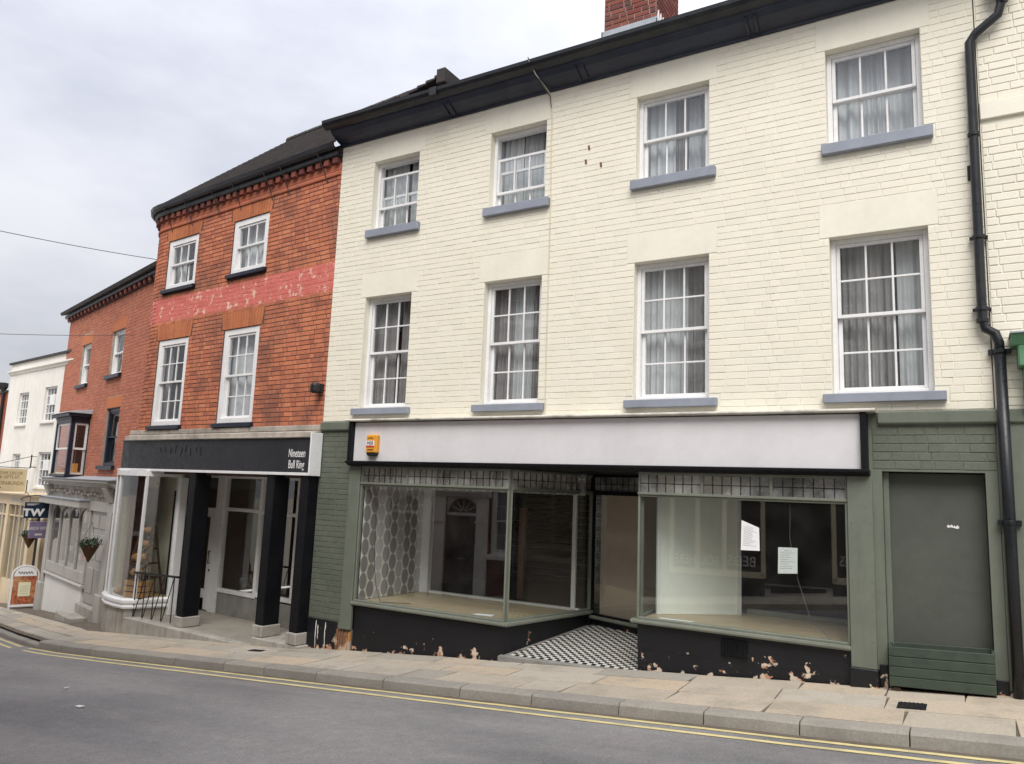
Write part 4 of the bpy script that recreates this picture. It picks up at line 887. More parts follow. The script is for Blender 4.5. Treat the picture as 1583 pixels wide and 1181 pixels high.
MB().prism([(-5.9, .1), (-5.5, -.12), (-4.8, -.30), (-4.45, -.28), (-4.26, .3), (-5.9, .72)], -.62, -.44).build('display_base', 'pine', red)
MB().prism([(-4.26, .36), (-4.26, .39), (-5.95, .85), (-5.95, .80)], -.6, 1.8).build('display_back', 'shop_wall', red); MB().prism([(-5.97, .1), (-5.93, .1), (-5.93, .84), (-5.97, .84)], -.6, 1.8).build('display_side', 'shop_wall', red); MB().prism([(-4.28, .335), (-4.28, .36), (-4.62, .455), (-4.62, .43)], -.44, 1.45).build('dark_panel', 'black_paint', red)
# back wall of the recess: door, two windows
BY = 1.05
mb = MB(); mb.box(-5.55, -5.45, BY-.05, BY+.06, FZ, 1.79); mb.box(-4.12, -3.86, BY-.05, BY+.06, FZ, 1.79); mb.box(-5.45, -4.12, BY-.045, BY+.055, 1.08, 1.15); mb.box(-5.45, -4.12, BY-.045, BY+.055, 1.72, 1.79)
mb.box(-3.86, -2.72, BY-.045, BY+.055, -.36, -.29); mb.box(-3.86, -2.72, BY-.045, BY+.055, 1.12, 1.18); mb.box(-3.86, -1.3, BY-.045, BY+.055, 1.72, 1.79); mb.box(-2.78, -2.70, BY-.05, BY+.06, -.36, 1.79); mb.box(-2.70, -.3, BY-.045, BY+.055, -.33, -.26); mb.box(-2.70, -.3, BY-.045, BY+.055, 1.10, 1.16); mb.box(-1.75, -1.68, BY-.05, BY+.06, -.26, 1.72); mb.box(-1.62, -1.56, BY-.05, BY+.06, -.26, 1.72); mb.box(-.36, -.3, BY-.05, BY+.06, -.33, 1.79)
sf = mb.build('shop_screen', 'white_gloss', red, bevel=.005)
for a, b, c, d in ((-3.86, -2.78, -.29, 1.12), (-3.86, -2.78, 1.18, 1.72), (-2.7, -1.75, -.26, 1.1), (-2.7, -1.75, 1.16, 1.72), (-1.56, -.36, -.26, 1.1), (-1.56, -.36, 1.16, 1.72), (-5.45, -4.12, 1.15, 1.72)): pane(sf, a, b, c, d, BY, 'shop_glass', rot=(0, 0, 0))
MB().box(-3.86, -.3, BY-.03, BY+.05, -1.3, -.362).build('stall_riser', 'concrete_dark', red, bevel=.004)
mb = MB(); a, b = -5.445, -4.125; y = BY-.03
mb.box(a, a+.22, y, y+.045, FZ+.02, 1.075); mb.box(b-.17, b, y, y+.045, FZ+.02, 1.075); mb.box(a+.22, b-.17, y+.002, y+.043, .98, 1.075); mb.box(a+.22, b-.17, y+.002, y+.043, -.52, -.36)
dr = mb.build('door', 'white_gloss', red, bevel=.004); MB().box(a+.22, b-.17, y+.0, y+.044, FZ+.02, -.522).build('kick_plate', 'black_paint', dr)
pane(dr, a+.22, b-.17, -.36, .98, y+.02, 'shop_glass', rot=(0, 0, 0)); mb = MB(); mb.tube([(b-.06, y-.04, .12), (b-.06, y-.045, .36)], .009, 6); mb.tube([(b-.06, y, .13), (b-.06, y-.045, .13)], .008, 5); mb.tube([(b-.06, y, .35), (b-.06, y-.045, .35)], .008, 5); mb.box(b-.075, b-.045, y-.006, y, -.02, .02); mb.build('door_handle', 'iron', dr)
mb = MB(); mb.box(-5.9, 0, 4.4, 4.45, -.7, 1.8); mb.box(-5.95, -5.9, 1.1, 4.45, -.7, 1.8); mb.box(-.02, .03, 1.1, 4.45, -.7, 1.8); mb.box(-5.9, 0, 1.1, 4.4, -.78, -.74); mb.build('shop_room', 'brown_wood', red)
MB().prism([(-5.9, -.05), (0, -.15), (0, 4.45), (-5.9, 4.45)], 1.80, 1.83).build('shop_ceiling', 'white_wall', red)
MB().box(-1.5, -.5, 1.5, 1.56, 1.60, 1.65).build('fluorescent_tube', 'tube_light', red)
mb = MB()
for k in range(5): mb.box(-3.75+k*.2, -3.62+k*.2, 1.4+.05*(k % 2), 1.62, -.28, -.12+.07*(k % 3))
for x, h in ((-1.3, .2), (-.95, .1), (-2.3, .25)): mb.box(x-.03, x+.03, 2.2, 2.26, -.74, h-.02); mb.box(x-.2, x+.2, 2.0, 2.4, h-.02, h)
mb.build('shop_furniture', 'stock_mix', red)
hn = MB(); hn.lathe((-.09, -.12, 3.02), [(.05, 0), (.075, .03), (.075, .12), (.06, .15), (.03, .16)], 12); hn.box(-.15, -.03, -.06, 0, 3.03, 3.17)
tag(hn.build('floodlight', 'iron', bevel=.006), 'small black floodlight fixed to red brick beside the cream house', 'floodlight').matrix_world = RW
dpr = MB(); dpr.tube([(-6.12, .5, 4.35), (-6.12, .5, 2.4)], .02, 6); dpr.build('thin_pipe', 'iron', red)
# ---- bakery handrail, display
hr = thing('handrail', 'black iron handrail with slanting balusters beside the bakery bow window', 'handrail', (-8.2, 0, 0), RA)
A_, B_ = Vector((-4.42, -.27, .02)), Vector((-3.14, -.2, .05))
mb = MB(); mb.hexa([A_+Vector((0, -.02, -.02)), B_+Vector((0, -.02, -.02)), B_+Vector((0, .02, -.02)), A_+Vector((0, .02, -.02))], [A_+Vector((0, -.02, .012)), B_+Vector((0, -.02, .012)), B_+Vector((0, .02, .012)), A_+Vector((0, .02, .012))]); mb.build('rail', 'iron', hr)
for k in range(5):
    p = A_.lerp(B_, .06+k*.215); q = p+Vector((.0, 0, -.755)); MB().tube([p, q], .009, 6).build('baluster', 'iron', hr)
    if k < 4: MB().tube([A_.lerp(B_, .06+(k+1)*.215), q+Vector((.03, 0, .02))], .008, 6).build('baluster', 'iron', hr)
LM = RW
def local_thing(name, label, cat, x, y, z, rz=0, group=None):
    p = RW @ Vector((x, y, z)); return thing(name, label, cat, p, RA+rz, group)
ld = local_thing('ladder_shelf', 'dark wooden ladder shelf in the bakery window', 'shelf', -4.75, .0, -.44, .25)
LDH = 1.32
for s_ in (-1, 1):
    MB().tube([(s_*.22, -.18, 0), (s_*.12, .10, LDH)], .026, 6).build('rail', 'dark_wood', ld); MB().tube([(s_*.22, .34, 0), (s_*.12, .12, LDH-.03)], .022, 6).build('back_leg', 'dark_wood', ld)
for k, z in enumerate((.30, .56, .82, 1.06)):
    t = z/LDH; hw = .22-.1*t; MB().box(-hw, hw, -.18+.28*t-.03, .34-.22*t, z, z+.022).build('shelf', 'dark_wood', ld)
def loaf(name, label, x, y, z, l, w_, h, rz, mat='bread', cat='bread'):
    o = local_thing(name, label, cat, x, y, z, rz); mb = MB(); n, m_ = 10, 8; rr = random.Random(int(x*1000)+int(z*100)); ring = []
    for i in range(n+1):
        t = -1+2*i/n; s_ = max(.05, (1-abs(t)**2.6))**.5; ring.append([mb.P((l*t, w_*s_*cos(2*pi*j/m_)*rr.uniform(.93, 1.05), h*(.9+s_*max(-.9, sin(2*pi*j/m_))*rr.uniform(.95, 1.08)))) for j in range(m_)])
    for a, b in zip(ring, ring[1:]):
        for j in range(m_): mb.idx([a[j], a[(j+1) % m_], b[(j+1) % m_], b[j]])
    mb.idx(ring[0][::-1]); mb.idx(ring[-1]); ob = mb.build(name, mat, smooth=True); ob.matrix_world = Matrix.Translation(o.location) @ Matrix.Rotation(o.rotation_euler.z, 4, 'Z'); 
    for k_ in ('label', 'category'): ob[k_] = o[k_]
    bpy.data.objects.remove(o); return ob
loaf('bread_loaf', 'round loaf on the top rung of the ladder shelf', -4.76, .08, .645, .11, .09, .07, .2)
loaf('bread_loaf', 'long brown loaf on second rung of the ladder shelf', -4.76, .04, .405, .15, .1, .07, .1)
loaf('bread_loaf', 'pale broad loaf on third rung of the ladder shelf', -4.76, .0, .145, .2, .12, .09, .3)
loaf('bread_loaf', 'crusty loaf on the lowest rung of the ladder shelf', -4.75, -.03, -.115, .2, .13, .09, -.2)
loaf('bread_loaf', 'small loaf lying on display floor left of the crate', -5.15, -.1, -.44, .13, .09, .06, .6); loaf('bread_loaf', 'flat dark loaf on display floor beside the bow glass', -5.3, -.05, -.44, .12, .08, .05, -.4)
cr_ = local_thing('bread_crate', 'slatted pine crate of rolls in front of the ladder shelf', 'crate', -4.52, -.12, -.44, .25)
for k in range(3): MB().box(-.2, .2, -.14, -.125, .02+k*.1, .1+k*.1).build('slat', 'pine', cr_)
for k in range(3): MB().box(.185, .2, -.124, .14, .02+k*.1, .1+k*.1).build('slat', 'pine', cr_)
MB().box(-.2, -.185, -.124, .14, .02, .3).build('end_panel', 'pine', cr_); MB().box(-.184, .184, -.124, .14, .0, .19).build('base', 'dark_wood', cr_)
for k in range(4): loaf('bread_roll', ('pale roll', 'golden roll', 'dark crusty roll', 'floury roll')[k]+' piled in the pine crate of the bakery window', -4.62+k*.075, -.16+.03*(k % 2), -.27+.03*(k % 2), .075, .055, .05, .4*k)
# ------------------------------------------------------------------ brick house with the navy oriel and the grey shopfront
OA = R(-15.5); OO = (-14.172, 1.075, 0)
orl = thing('oriel_brick_house', 'orange brick house with navy oriel window above a pale grey shopfront', 'house', OO, OA)
OW = Matrix.Translation(OO) @ Matrix.Rotation(OA, 4, 'Z')
oops = [(-5.45, -4.65, 3.93, 4.98), (-2.95, -2.03, 3.97, 5.02), (-2.75, -1.78, 1.90, 3.2)]
mb = MB(); wall_faces(mb, -7.0, .6, 1.5, 6.0, oops+[(-5.3, -4.1, 1.75, 2.95)], .1); mb.face([(-7, 0, -2), (-7, 0, 6), (-7, 3, 6), (-7, 3, -2)]); ow = mb.build('wall', 'mortar_pale', orl, fix=False)
bl = courses(-7.0, .6, 1.6, 5.8, oops+[(a-.08, b+.08, d, d+.26) for a, b, c, d in oops]+[(-5.45, -3.95, 1.6, 3.2)], .0745, (.225, .112), random.Random(41))
lay_bricks(ow, OW, bl, .006, .010, .003, lambda b: 'far_brick', solo=0)
for a, b, c, d in oops: MB().profx([(-.008, d), (-.008, d+.255), (.0, d+.255), (.0, d)], a-.078, b+.078).build('flat_arch', 'arch_brick', ow)
shell(orl, -6.9, .5, .3, 4, 1.5, 6.0, (1.6, 3.6))
for i, (a, b, c, d) in enumerate(oops):
    sash_window(orl, a+.002, b-.002, c+.002, d-.002, .05, 1, 1, 'white_gloss' if i < 2 else 'navy_wood', .06 if i < 2 else .09, sill=(.08, .08, .09, .08), sillmat='navy_wood', cur=[(-.02, .5, 'net_curtain', 3)], seed=60+i)
mb = MB(); mb.profx([(0, 5.8), (-.05, 5.8), (-.05, 5.88), (-.13, 5.9), (-.13, 5.97), (0, 5.97)], -7.1, .6); mb.build('eaves_course', 'gutter_iron', orl)
for k in range(22): MB().box(-6.95+k*.32, -6.83+k*.32, -.10, -.051, 5.81, 5.885).build('dentil', 'chimney_brick', orl)
mb = MB(); mb.hexa([(-7.2, -.2, 5.98), (.6, -.2, 5.98), (.6, 3, 7.2), (-7.2, 3, 7.2)], [(-7.2, -.24, 6.05), (.6, -.24, 6.05), (.6, 3, 7.28), (-7.2, 3, 7.28)]); mb.build('roof', 'slate', orl)
# oriel box
ob = MB(); X0, X1, YF, Z0, Z1 = -5.36, -3.98, -.40, 1.68, 3.0
for x, y in ((X0, YF), (X1-.09, YF), (X0, -.02), (X1-.09, -.02)): ob.box(x, x+.09, y, y+.09, Z0, Z1)
ob.box(X0-.03, X1+.03, YF-.03, .0, Z0-.06, Z0); ob.box(X0, X1, YF, .0, Z1-.10, Z1)
ori = ob.build('oriel', 'navy_wood', orl, bevel=.006)
mb = MB()
mb.prism([(X0-.02, YF-.02), (X1+.02, YF-.02), (X1+.02, 0), (X0-.02, 0)], Z1, Z1+.05); mb.prism([(X0-.09, YF-.09), (X1+.09, YF-.09), (X1+.09, 0), (X0-.09, 0)], Z1+.05, Z1+.13); mb.build('oriel_cornice', 'navy_wood', ori, bevel=.01)
MB().hexa([(X0-.13, YF-.13, Z1+.13), (X1+.13, YF-.13, Z1+.13), (X1+.13, 0, Z1+.13), (X0-.13, 0, Z1+.13)], [(X0-.12, YF-.12, Z1+.15), (X1+.12, YF-.12, Z1+.15), (X1+.12, 0, Z1+.24), (X0-.12, 0, Z1+.24)]).build('oriel_lead_roof', 'lead', ori)
def plain_sash(par, w_, z0, z1, loc, rz):
    o = link('oriel_sash', None, par, loc, (0, 0, rz)); mb = MB(); zm = (z0+z1)/2
    for a, b in ((z0, zm+.02), (zm-.02, z1)):
        y = 0 if b == z1 else .03
        mb.box(0, .045, y, y+.03, a, b); mb.box(w_-.045, w_, y, y+.03, a, b); mb.box(.045, w_-.045, y+.001, y+.029, a, a+.045); mb.box(.045, w_-.045, y+.001, y+.029, b-.045, b)
    m_ = mb.mesh('oriel_sash', ['white_gloss']); bpy.data.objects.remove(o); o = link('oriel_sash', m_, par, loc, (0, 0, rz))
    return o
for w_, loc_, rz in ((X1-X0-.18, (X0+.09, YF+.03, 0), 0), (.29, (X1-.03, YF+.09, 0), pi/2)):
    s_ = plain_sash(ori, w_, Z0, Z1-.10, loc_, rz); p = pane(ori, 0, w_, Z0, Z1-.1, 0, 'sash_glass', rot=(0, 0, rz)); p.location = (loc_[0]+(w_/2 if not rz else -.02), loc_[1]+(.02 if not rz else w_/2), (Z0+Z1-.1)/2)
MB().box(X0+.02, X1-.02, YF+.02, .3, Z0-.02, Z0+.01).build('oriel_floor', 'tan_paint', ori)
MB().box(X1-.30, X1-.14, -.2, -.12, Z0+.01, Z0+.26).build('yellow_box', 'alarm_yellow', ori)
# shopfront
PY = -.22
mb = MB(); mb.profx([(0, 1.42), (PY-.05, 1.42), (PY-.12, 1.48), (PY-.22, 1.52), (PY-.22, 1.57), (0, 1.64)], -6.0, -.55); sc_ = mb.build('shop_cornice', 'shop_grey', orl, bevel=.006)
MB().profx([(0, 1.6), (PY-.24, 1.572), (PY-.25, 1.585), (0, 1.66)], -6.05, -.5).build('lead_capping', 'lead', sc_)
MB().box(-5.85, -.75, PY, -.05, 1.12, 1.42).build('carved_frieze', 'flaking_stone', orl)
mb = MB(); rr = random.Random(5)
for k in range(20): x = -5.5+k*.24; mb.lathe((x, PY-.005, 1.27+rr.uniform(-.03, .03)), [(.02, -.05), (.07, -.02), (.075, .02), (.02, .05)], 7)
mb.build('frieze_carving', 'flaking_stone', orl, kind='stuff')
for x in (-.98, -5.9): MB().profx([(PY, 1.12), (PY-.06, 1.14), (PY-.17, 1.36), (PY-.2, 1.42), (PY, 1.42)], x, x+.2).build('console', 'shop_grey', orl, bevel=.008)
MB().box(-5.95, -2.35, PY-.22, -.05, .96, 1.12).build('blind_box', 'shop_grey', orl, bevel=.008); MB().box(-2.34, -.6, PY-.02, -.05, .92, 1.12).build('door_head', 'shop_grey', orl, bevel=.006)
MB().box(-5.98, -2.32, PY-.25, -.05, 1.121, 1.14).build('blind_box_lead', 'lead', orl)
MB().box(-5.75, -5.48, PY-.03, 0, -.95, .958).build('pilaster', 'shop_grey', orl, bevel=.008); MB().box(-1.0, -.72, PY-.03, 0, -.7, .919).build('pilaster', 'shop_grey', orl, bevel=.008)
MB().box(-5.82, -5.42, PY-.09, 0, -2, -.952).build('pilaster_base', 'shop_grey', orl, bevel=.012); MB().box(-1.06, -.66, PY-.09, 0, -2, -.702).build('pilaster_base', 'shop_grey', orl, bevel=.012)
MB().box(-5.42, -2.28, PY+.0, 0, -2, -.74).build('stall_riser', 'white_wall', orl, bevel=.006); MB().profx([(0, -.738), (PY-.05, -.735), (PY-.06, -.70), (PY-.03, -.67), (0, -.66)], -5.48, -2.2).build('window_ledge', 'shop_grey', orl, bevel=.004)
sw = MB(); n = 4; a, b = -5.46, -2.28; W = (b-a)/n
for k in range(n+1): x = a+W*k; sw.box(x-.03, x+.03, PY-.005, PY+.06, -.66, .958)
sw.box(a, b, PY, PY+.055, -.66, -.42)
swo = sw.build('shop_window', 'shop_grey', orl, bevel=.008)
for k in range(n):
    pane(swo, a+W*k+.03, a+W*(k+1)-.03, -.42, .95, PY+.03, 'shop_glass', rot=(0, 0, 0)); x0, x1 = a+W*k+.03, a+W*(k+1)-.03; xm = (x0+x1)/2; hw = (x1-x0)/2
    pts = [(x0, .956), (x0, .68)]+[(xm-hw*cos(t*pi/2), .68+.24*sin(t*pi/2)**.8) for t in (.25, .5, .75)]+[(xm, .93)]+[(xm+hw*cos(t*pi/2), .68+.24*sin(t*pi/2)**.8) for t in (.75, .5, .25)]+[(x1, .68), (x1, .956)]
    MB().profy(pts, PY+.005, PY+.025).build('arched_head', 'shop_grey', swo)
mb = MB(); rr = random.Random(19)
for k in range(60):
    x, z = rr.uniform(-5.3, -2.4), rr.uniform(-.42, .9); s_ = rr.uniform(.03, .09); y = rr.uniform(.12, .5); mb.tone = rr.random(); mb.box(x-s_, x+s_, y, y+.05, z-s_*1.2, z+s_*1.2, k % 4)
mb.build('window_stock', ['stock_mix', 'navy_stock', 'plastic_white', 'alarm_red'], orl, kind='stuff'); MB().box(-5.4, -2.3, .75, .8, -.7, 1.4).build('window_back', 'dark_room', orl); MB().box(-5.4, -2.3, PY+.07, .8, -.72, -.44).build('window_bed', 'shop_grey', orl)
dg = MB(); dg.box(-2.2, -1.02, PY+.03, PY+.08, -1.0, .918); dgo = dg.build('door', 'door_grey', orl)
for z0, z1 in ((-.8, -.25), (-.1, .45), (.55, .85)):
    for x0, x1 in ((-2.1, -1.65), (-1.55, -1.12)): MB().profx([(PY+.03, z0), (PY+.018, z0+.02), (PY+.018, z1-.02), (PY+.03, z1)], x0, x1).build('door_panel', 'door_grey', dgo, bevel=.004)
MB().box(-2.25, -1.0, PY-.1, 0, -2, -1.02).build('door_step', 'concrete', orl, bevel=.012); MB().box(-2.4, -1.3, PY-.42, PY-.1, -2, -1.2).build('door_step', 'concrete', orl, bevel=.015)
# ------------------------------------------------------------------ white rendered house, tan shop
WA = R(-9); WO = (-20.918, 2.946, 0)
wh = thing('white_rendered_house', 'white rendered house with parapet cornice above a tan painted shopfront', 'house', WO, WA)
wops = [(-3.3, -2.5, 3.07, 4.02), (-1.25, -.36, 3.1, 4.08), (-3.2, -2.55, 1.4, 2.22), (-1.15, -.22, 1.31, 2.26)]
mb = MB(); wall_faces(mb, -4.3, 1.2, 1.1, 4.95, wops, .1); wall_faces(mb, -4.3, 1.2, -3, 1.1, [(-4.2, 1.1, -2.8, 1.05)], .1); mb.face([(-4.3, 0, -3), (-4.3, 0, 4.95), (-4.3, 3, 4.95), (-4.3, 3, -3)]); mb.face([(-4.3, 0, 4.95), (1.2, 0, 4.95), (1.2, 3, 4.95), (-4.3, 3, 4.95)]); mb.build('wall', 'white_wall', wh, fix=False)
MB().profx([(0, 4.62), (-.03, 4.62), (-.05, 4.68), (-.09, 4.70), (-.09, 4.74), (0, 4.75)], -4.35, 1.2).build('string_course', 'white_wall', wh); MB().box(-4.38, 1.2, -.06, .2, 4.951, 5.01).build('coping', 'slate', wh)
shell(wh, -4.2, 1.1, .25, 3, -2.5, 4.9, (1.2, 2.7))
for i, (a, b, c, d) in enumerate(wops):
    mb = MB(); f = .05; y = .06; mb.box(a, a+f, y, y+.05, c, d); mb.box(b-f, b, y, y+.05, c, d); mb.box(a+f, b-f, y, y+.05, c, c+f); mb.box(a+f, b-f, y, y+.05, d-f, d)
    for k in range(1, 4): x = a+(b-a)*k/4; mb.box(x-.012, x+.012, y+.01, y+.04, c+f, d-f)
    for k in range(1, 4): z = c+(d-c)*k/4; mb.box(a+f, b-f, y+.012, y+.038, z-.012, z+.012)
    mb.box(a+.3*(b-a), a+.72*(b-a), y-.01, y+.045, c+.48*(d-c), c+.78*(d-c)) if i % 2 else None
    o = mb.build('window', 'white_gloss', wh)
    for k in range(4):
        for r_ in range(4): pane(o, a+(b-a)*k/4, a+(b-a)*(k+1)/4, c+(d-c)*r_/4, c+(d-c)*(r_+1)/4, y+.025, 'sash_glass')
    MB().box(a-.06, b+.06, -.06, .06, c-.05, c-.002).build('sill', 'white_wall', o)
TY = -.12
MB().box(-4.2, 1.1, TY, 0, .78, 1.06).build('fascia_board', 'tan_paint', wh); MB().profx([(0, 1.062), (TY-.18, 1.062), (TY-.2, 1.10), (0, 1.14)], -4.25, 1.15).build('fascia_cornice', 'tan_paint', wh)
mb = MB()
for k in range(7): mb.box(-2.35+k*.14, -2.26+k*.14, TY-.003, TY+.001, .86, .99)
mb.build('faded_lettering', 'shop_grey', wh)
for x in (-2.6, -.75, .1, 1.0): MB().box(x-.10, x+.10, TY-.02, .02, -2.5, .778).build('pilaster', 'tan_paint', wh, bevel=.008)
mb = MB(); mb.box(-4.1, -.85, TY+.02, .02, -2.5, -1.25); mb.box(-4.1, -.85, TY+.03, .02, .46, .50)
for x in (-3.6, -3.1, -2.1, -1.7, -1.25): mb.box(x-.025, x+.025, TY+.03, .02, -1.25, .778)
swn = mb.build('shop_window', 'tan_paint', wh); MB().box(-4.1, -.85, .55, .6, -2.5, .8).build('interior_shade_panel', 'dark_room', wh)  # added dark panel: the interior shade behind the glass is its colour
for p, q in zip((-4.1, -3.6, -3.1, -2.5, -2.1, -1.7, -1.25), (-3.6, -3.1, -2.7, -2.1, -1.7, -1.25, -.85)):
    pane(swn, p, q, -1.25, .46, TY+.06, 'shop_glass', rot=(0, 0, 0)); pane(swn, p, q, .5, .778, TY+.06, 'sash_glass', rot=(0, 0, 0))
mb = MB(); mb.box(-.65, .0, .3, .34, -2.5, .2); mb.box(.2, .9, .3, .34, -2.5, .778); mb.build('entrance_panel', 'tan_paint', wh); MB().box(-.62, .0, .33, .36, .2, .778).build('entrance_light', 'opp_dark', wh)
db = MB().box(.25, .85, .24, .29, -2.2, .5).build('black_door', 'opp_dark', wh)
for k in range(4): MB().box(.4, .62, .232, .239, -.95+k*.33, -.72+k*.33).build('door_notice', 'paper', db)
# far brick house at the street end
fh = thing('far_brick_house', 'distant red brick house with ochre cornice at the street end', 'house', (WO[0]+(-4.35)*cos(WA), WO[1]-4.35*sin(WA), 0), R(-9))
MB().box(-5, -.06, 0, 3, -3, 4.1).build('wall', 'far_brick', fh); MB().profx([(0, 2.6), (-.12, 2.62), (-.2, 2.8), (-.3, 2.95), (-.3, 3.1), (0, 3.2)], -5, -.3).build('cornice', 'yellow_stone', fh); MB().box(-5, -.06, -.08, 3, 4.1, 4.18).build('coping', 'slate', fh)
MB().tube([(-.15, -.07, 4.3), (-.15, -.07, -2)], .05, 8).build('downpipe', 'iron', fh); MB().lathe((-.15, -.1, 4.15), [(.06, 0), (.13, .12), (.13, .25)], 4).build('rainwater_hopper', 'iron', fh)
MB().box(-4.5, -.5, -.15, 0, -2.8, 2.2).build('shopfront', 'opp_dark', fh)
# ------------------------------------------------------------------ hanging signs, baskets, pavement board
SIDE = (pi/2, 0, pi/2)
def at(Mx, p): return Mx @ Vector(p)
WW = Matrix.Translation(WO) @ Matrix.Rotation(WA, 4, 'Z')
ts_ = thing('hanging_sign', 'navy hanging sign with large white TW letters on a scrolled bracket', 'sign', at(OW, (-5.62, 0, .58)), OA)
MB().box(-.012, .012, -.80, -.27, 0, .385).build('board', 'sign_navy', ts_, bevel=.004)
text('TW', .235, 'plastic_white', ts_, (.0135, -.60, .06), SIDE, sx=1.15, bold=.012)
mb = MB()
for k in range(3): mb.box(.0125, .014, -.76, -.6+.05*k, .31+.017*k, .318+.017*k)
mb.build('small_print', 'plastic_white', ts_)
mb = MB(); mb.tube([(0, .0, .50), (0, -.3, .52), (0, -.6, .56), (0, -.85, .50), (0, -.9, .46), (0, -.86, .43)], .010, 6); mb.tube([(0, -.25, .52), (0, -.2, .6), (0, -.27, .63), (0, -.32, .58)], .008, 5); mb.tube([(0, -.74, .54), (0, -.78, .62), (0, -.84, .6)], .008, 5)
for y in (-.34, -.7): mb.tube([(0, y, .53), (0, y, .38)], .006, 5)
mb.tube([(0, 0, -.1), (0, 0, .7)], .012, 6); mb.tube([(0, 0, .55), (0, -.06, .7), (0, -.0, .72)], .008, 5); mb.build('scroll_bracket', 'iron', ts_)
fs = thing('hanging_sign', 'tan hanging shop sign with brown capitals, projecting from the white house', 'sign', at(WW, (-1.2, 0, 1.16)), WA)
MB().box(-.012, .012, -1.12, -.2, 0, .62).build('board', 'sign_tan', fs, bevel=.004); text('HOME DECOR\n& GIFTS AT', .115, 'sign_brown', fs, (.0135, -.61, .46), SIDE, sx=.82); text('FLORABUNDA', .135, 'sign_brown', fs, (.0135, -.61, .185), SIDE, sx=.8); MB().box(.0122, .0138, -.98, -.78, .085, .12).build('small_print', 'sign_brown', fs)
mb = MB(); mb.tube([(0, -.17, -.02), (0, -.17, .32)], .014, 6); mb.tube([(0, -.14, .66), (0, -.14, 1.02)], .016, 6); mb.tube([(0, 0, .97), (0, -.15, .97), (0, -1.15, .66)], .008, 6); mb.tube([(0, -.14, .65), (0, -1.15, .65)], .01, 6); mb.tube([(0, 0, .68), (0, -.16, .68)], .012, 6); mb.build('bracket', 'iron', fs)
ls = thing('hanging_sign', 'faded lilac hanging sign with pale lettering below the navy sign', 'sign', at(WW, (.75, 0, .05)), WA)
MB().box(-.012, .012, -.62, -.2, 0, .42).build('board', 'sign_lilac', ls, bevel=.004); text('ARROW SHOPS', .125, 'paper', ls, (.0135, -.41, .2), SIDE, sx=.48); MB().box(.0122, .0138, -.48, -.32, .07, .115).build('small_print', 'paper', ls); MB().tube([(0, 0, .45), (0, -.65, .45)], .01, 6).build('bracket', 'iron', ls)
def basket(label, p, s_, leafm):
    b = thing('hanging_basket', label, 'hanging basket', p, 0, None); MB().lathe((0, 0, 0), [(.01, -.3*s_), (.06*s_, -.2*s_), (.13*s_, -.06*s_), (.17*s_, 0)], 10).build('cone', 'basket_brown', b)
    mb = MB(); rr = random.Random(int(p[0]*100))
    for k in range(260):
        a, e, r_ = rr.uniform(0, 2*pi), rr.uniform(-.15, 1.3), rr.uniform(.1, .22)*s_; c = Vector((cos(a)*cos(e)*r_, sin(a)*cos(e)*r_, sin(e)*r_*.6)); d = Vector((rr.uniform(-1, 1), rr.uniform(-1, 1), rr.uniform(-1, 1))).normalized(); f = d.cross(Vector((0, 0, 1))).normalized(); l = .035*s_
        mb.face([c-d*l, c+f*l*.4, c+d*l, c-f*l*.4])
    mb.build('foliage', leafm, b, kind='stuff', fix=False)
    mb = MB()
    for k in range(3): a = k*2.1; mb.tube([(.16*s_*cos(a), .16*s_*sin(a), 0), (0, 0, .4*s_)], .004, 4)
    mb.build('chain', 'iron', b)
basket('brown cone hanging basket of greenery beside the grey shop door', at(OW, (-1.0, -.5, .28)), 1.15, 'leaf'); basket('hanging basket with grey green trailing leaves outside the tan shop', at(WW, (.35, -.45, .1)), 1.1, 'leaf_grey')
for p, q in (((-1.0, -.05, .75), (-1.0, -.5, .74)),): pass
bd = thing('pavement_board', 'white framed pavement board with food photographs outside the tan shop', 'pavement board', (-20.55, 2.42, ground(-20.55)), R(66))
bd.rotation_euler = (0, 0, R(66))
def board_face(y0, y1, s_):
    mb = MB(); w_, h, r_ = .30, .82, .30
    out = [(-w_, .05), (-w_, h)]+[(-r_*cos(t*pi/10), h+r_*.82*sin(t*pi/10)) for t in range(1, 10)]+[(w_, h), (w_, .05)]
    inn = [(x*.9, z if z < h else h+(z-h)*.86) for x, z in out]; inn[0] = (-.27, .09); inn[-1] = (.27, .09)
    for (a, b), (c, d) in zip(zip(out, out[1:]+out[:1]), zip(inn, inn[1:]+inn[:1])):
        for y in (-.012, .012): mb.face([(a[0], y, a[1]), (b[0], y, b[1]), (d[0], y, d[1]), (c[0], y, c[1])])
        mb.face([(a[0], -.012, a[1]), (b[0], -.012, b[1]), (b[0], .012, b[1]), (a[0], .012, a[1])]); mb.face([(c[0], -.012, c[1]), (d[0], -.012, d[1]), (d[0], .012, d[1]), (c[0], .012, c[1])])
    for x in (-.285, .285): mb.box(x-.014, x+.014, -.012, .012, 0, .06)
    fr_ = mb.build('frame', 'plastic_white', bd); fr_.location = (0, y0, 0); fr_.rotation_euler = (s_*R(9), 0, 0)
    MB().profy([(x*.9, min(z, .76+0*z) if False else z) for x, z in inn], -.004, .004).build('panel', 'plastic_white' if s_ < 0 else 'iron', fr_); return fr_
f1 = board_face(-.18, 0, -1); f2 = board_face(.18, 0, 1)
MB().box(-.25, .25, -.010, -.0045, .11, .79).build('poster', 'poster_food', f1); MB().box(-.13, .13, -.014, -.0105, .3, .64).build('menu', 'poster_cream', f1)
mb = MB()
for k in range(5): mb.box(-.09, .09-.02*(k % 2), -.0155, -.0142, .36+k*.045, .366+k*.045)
mb.build('menu_text', 'print_grey', f1); mb = MB(); rr = random.Random(3)
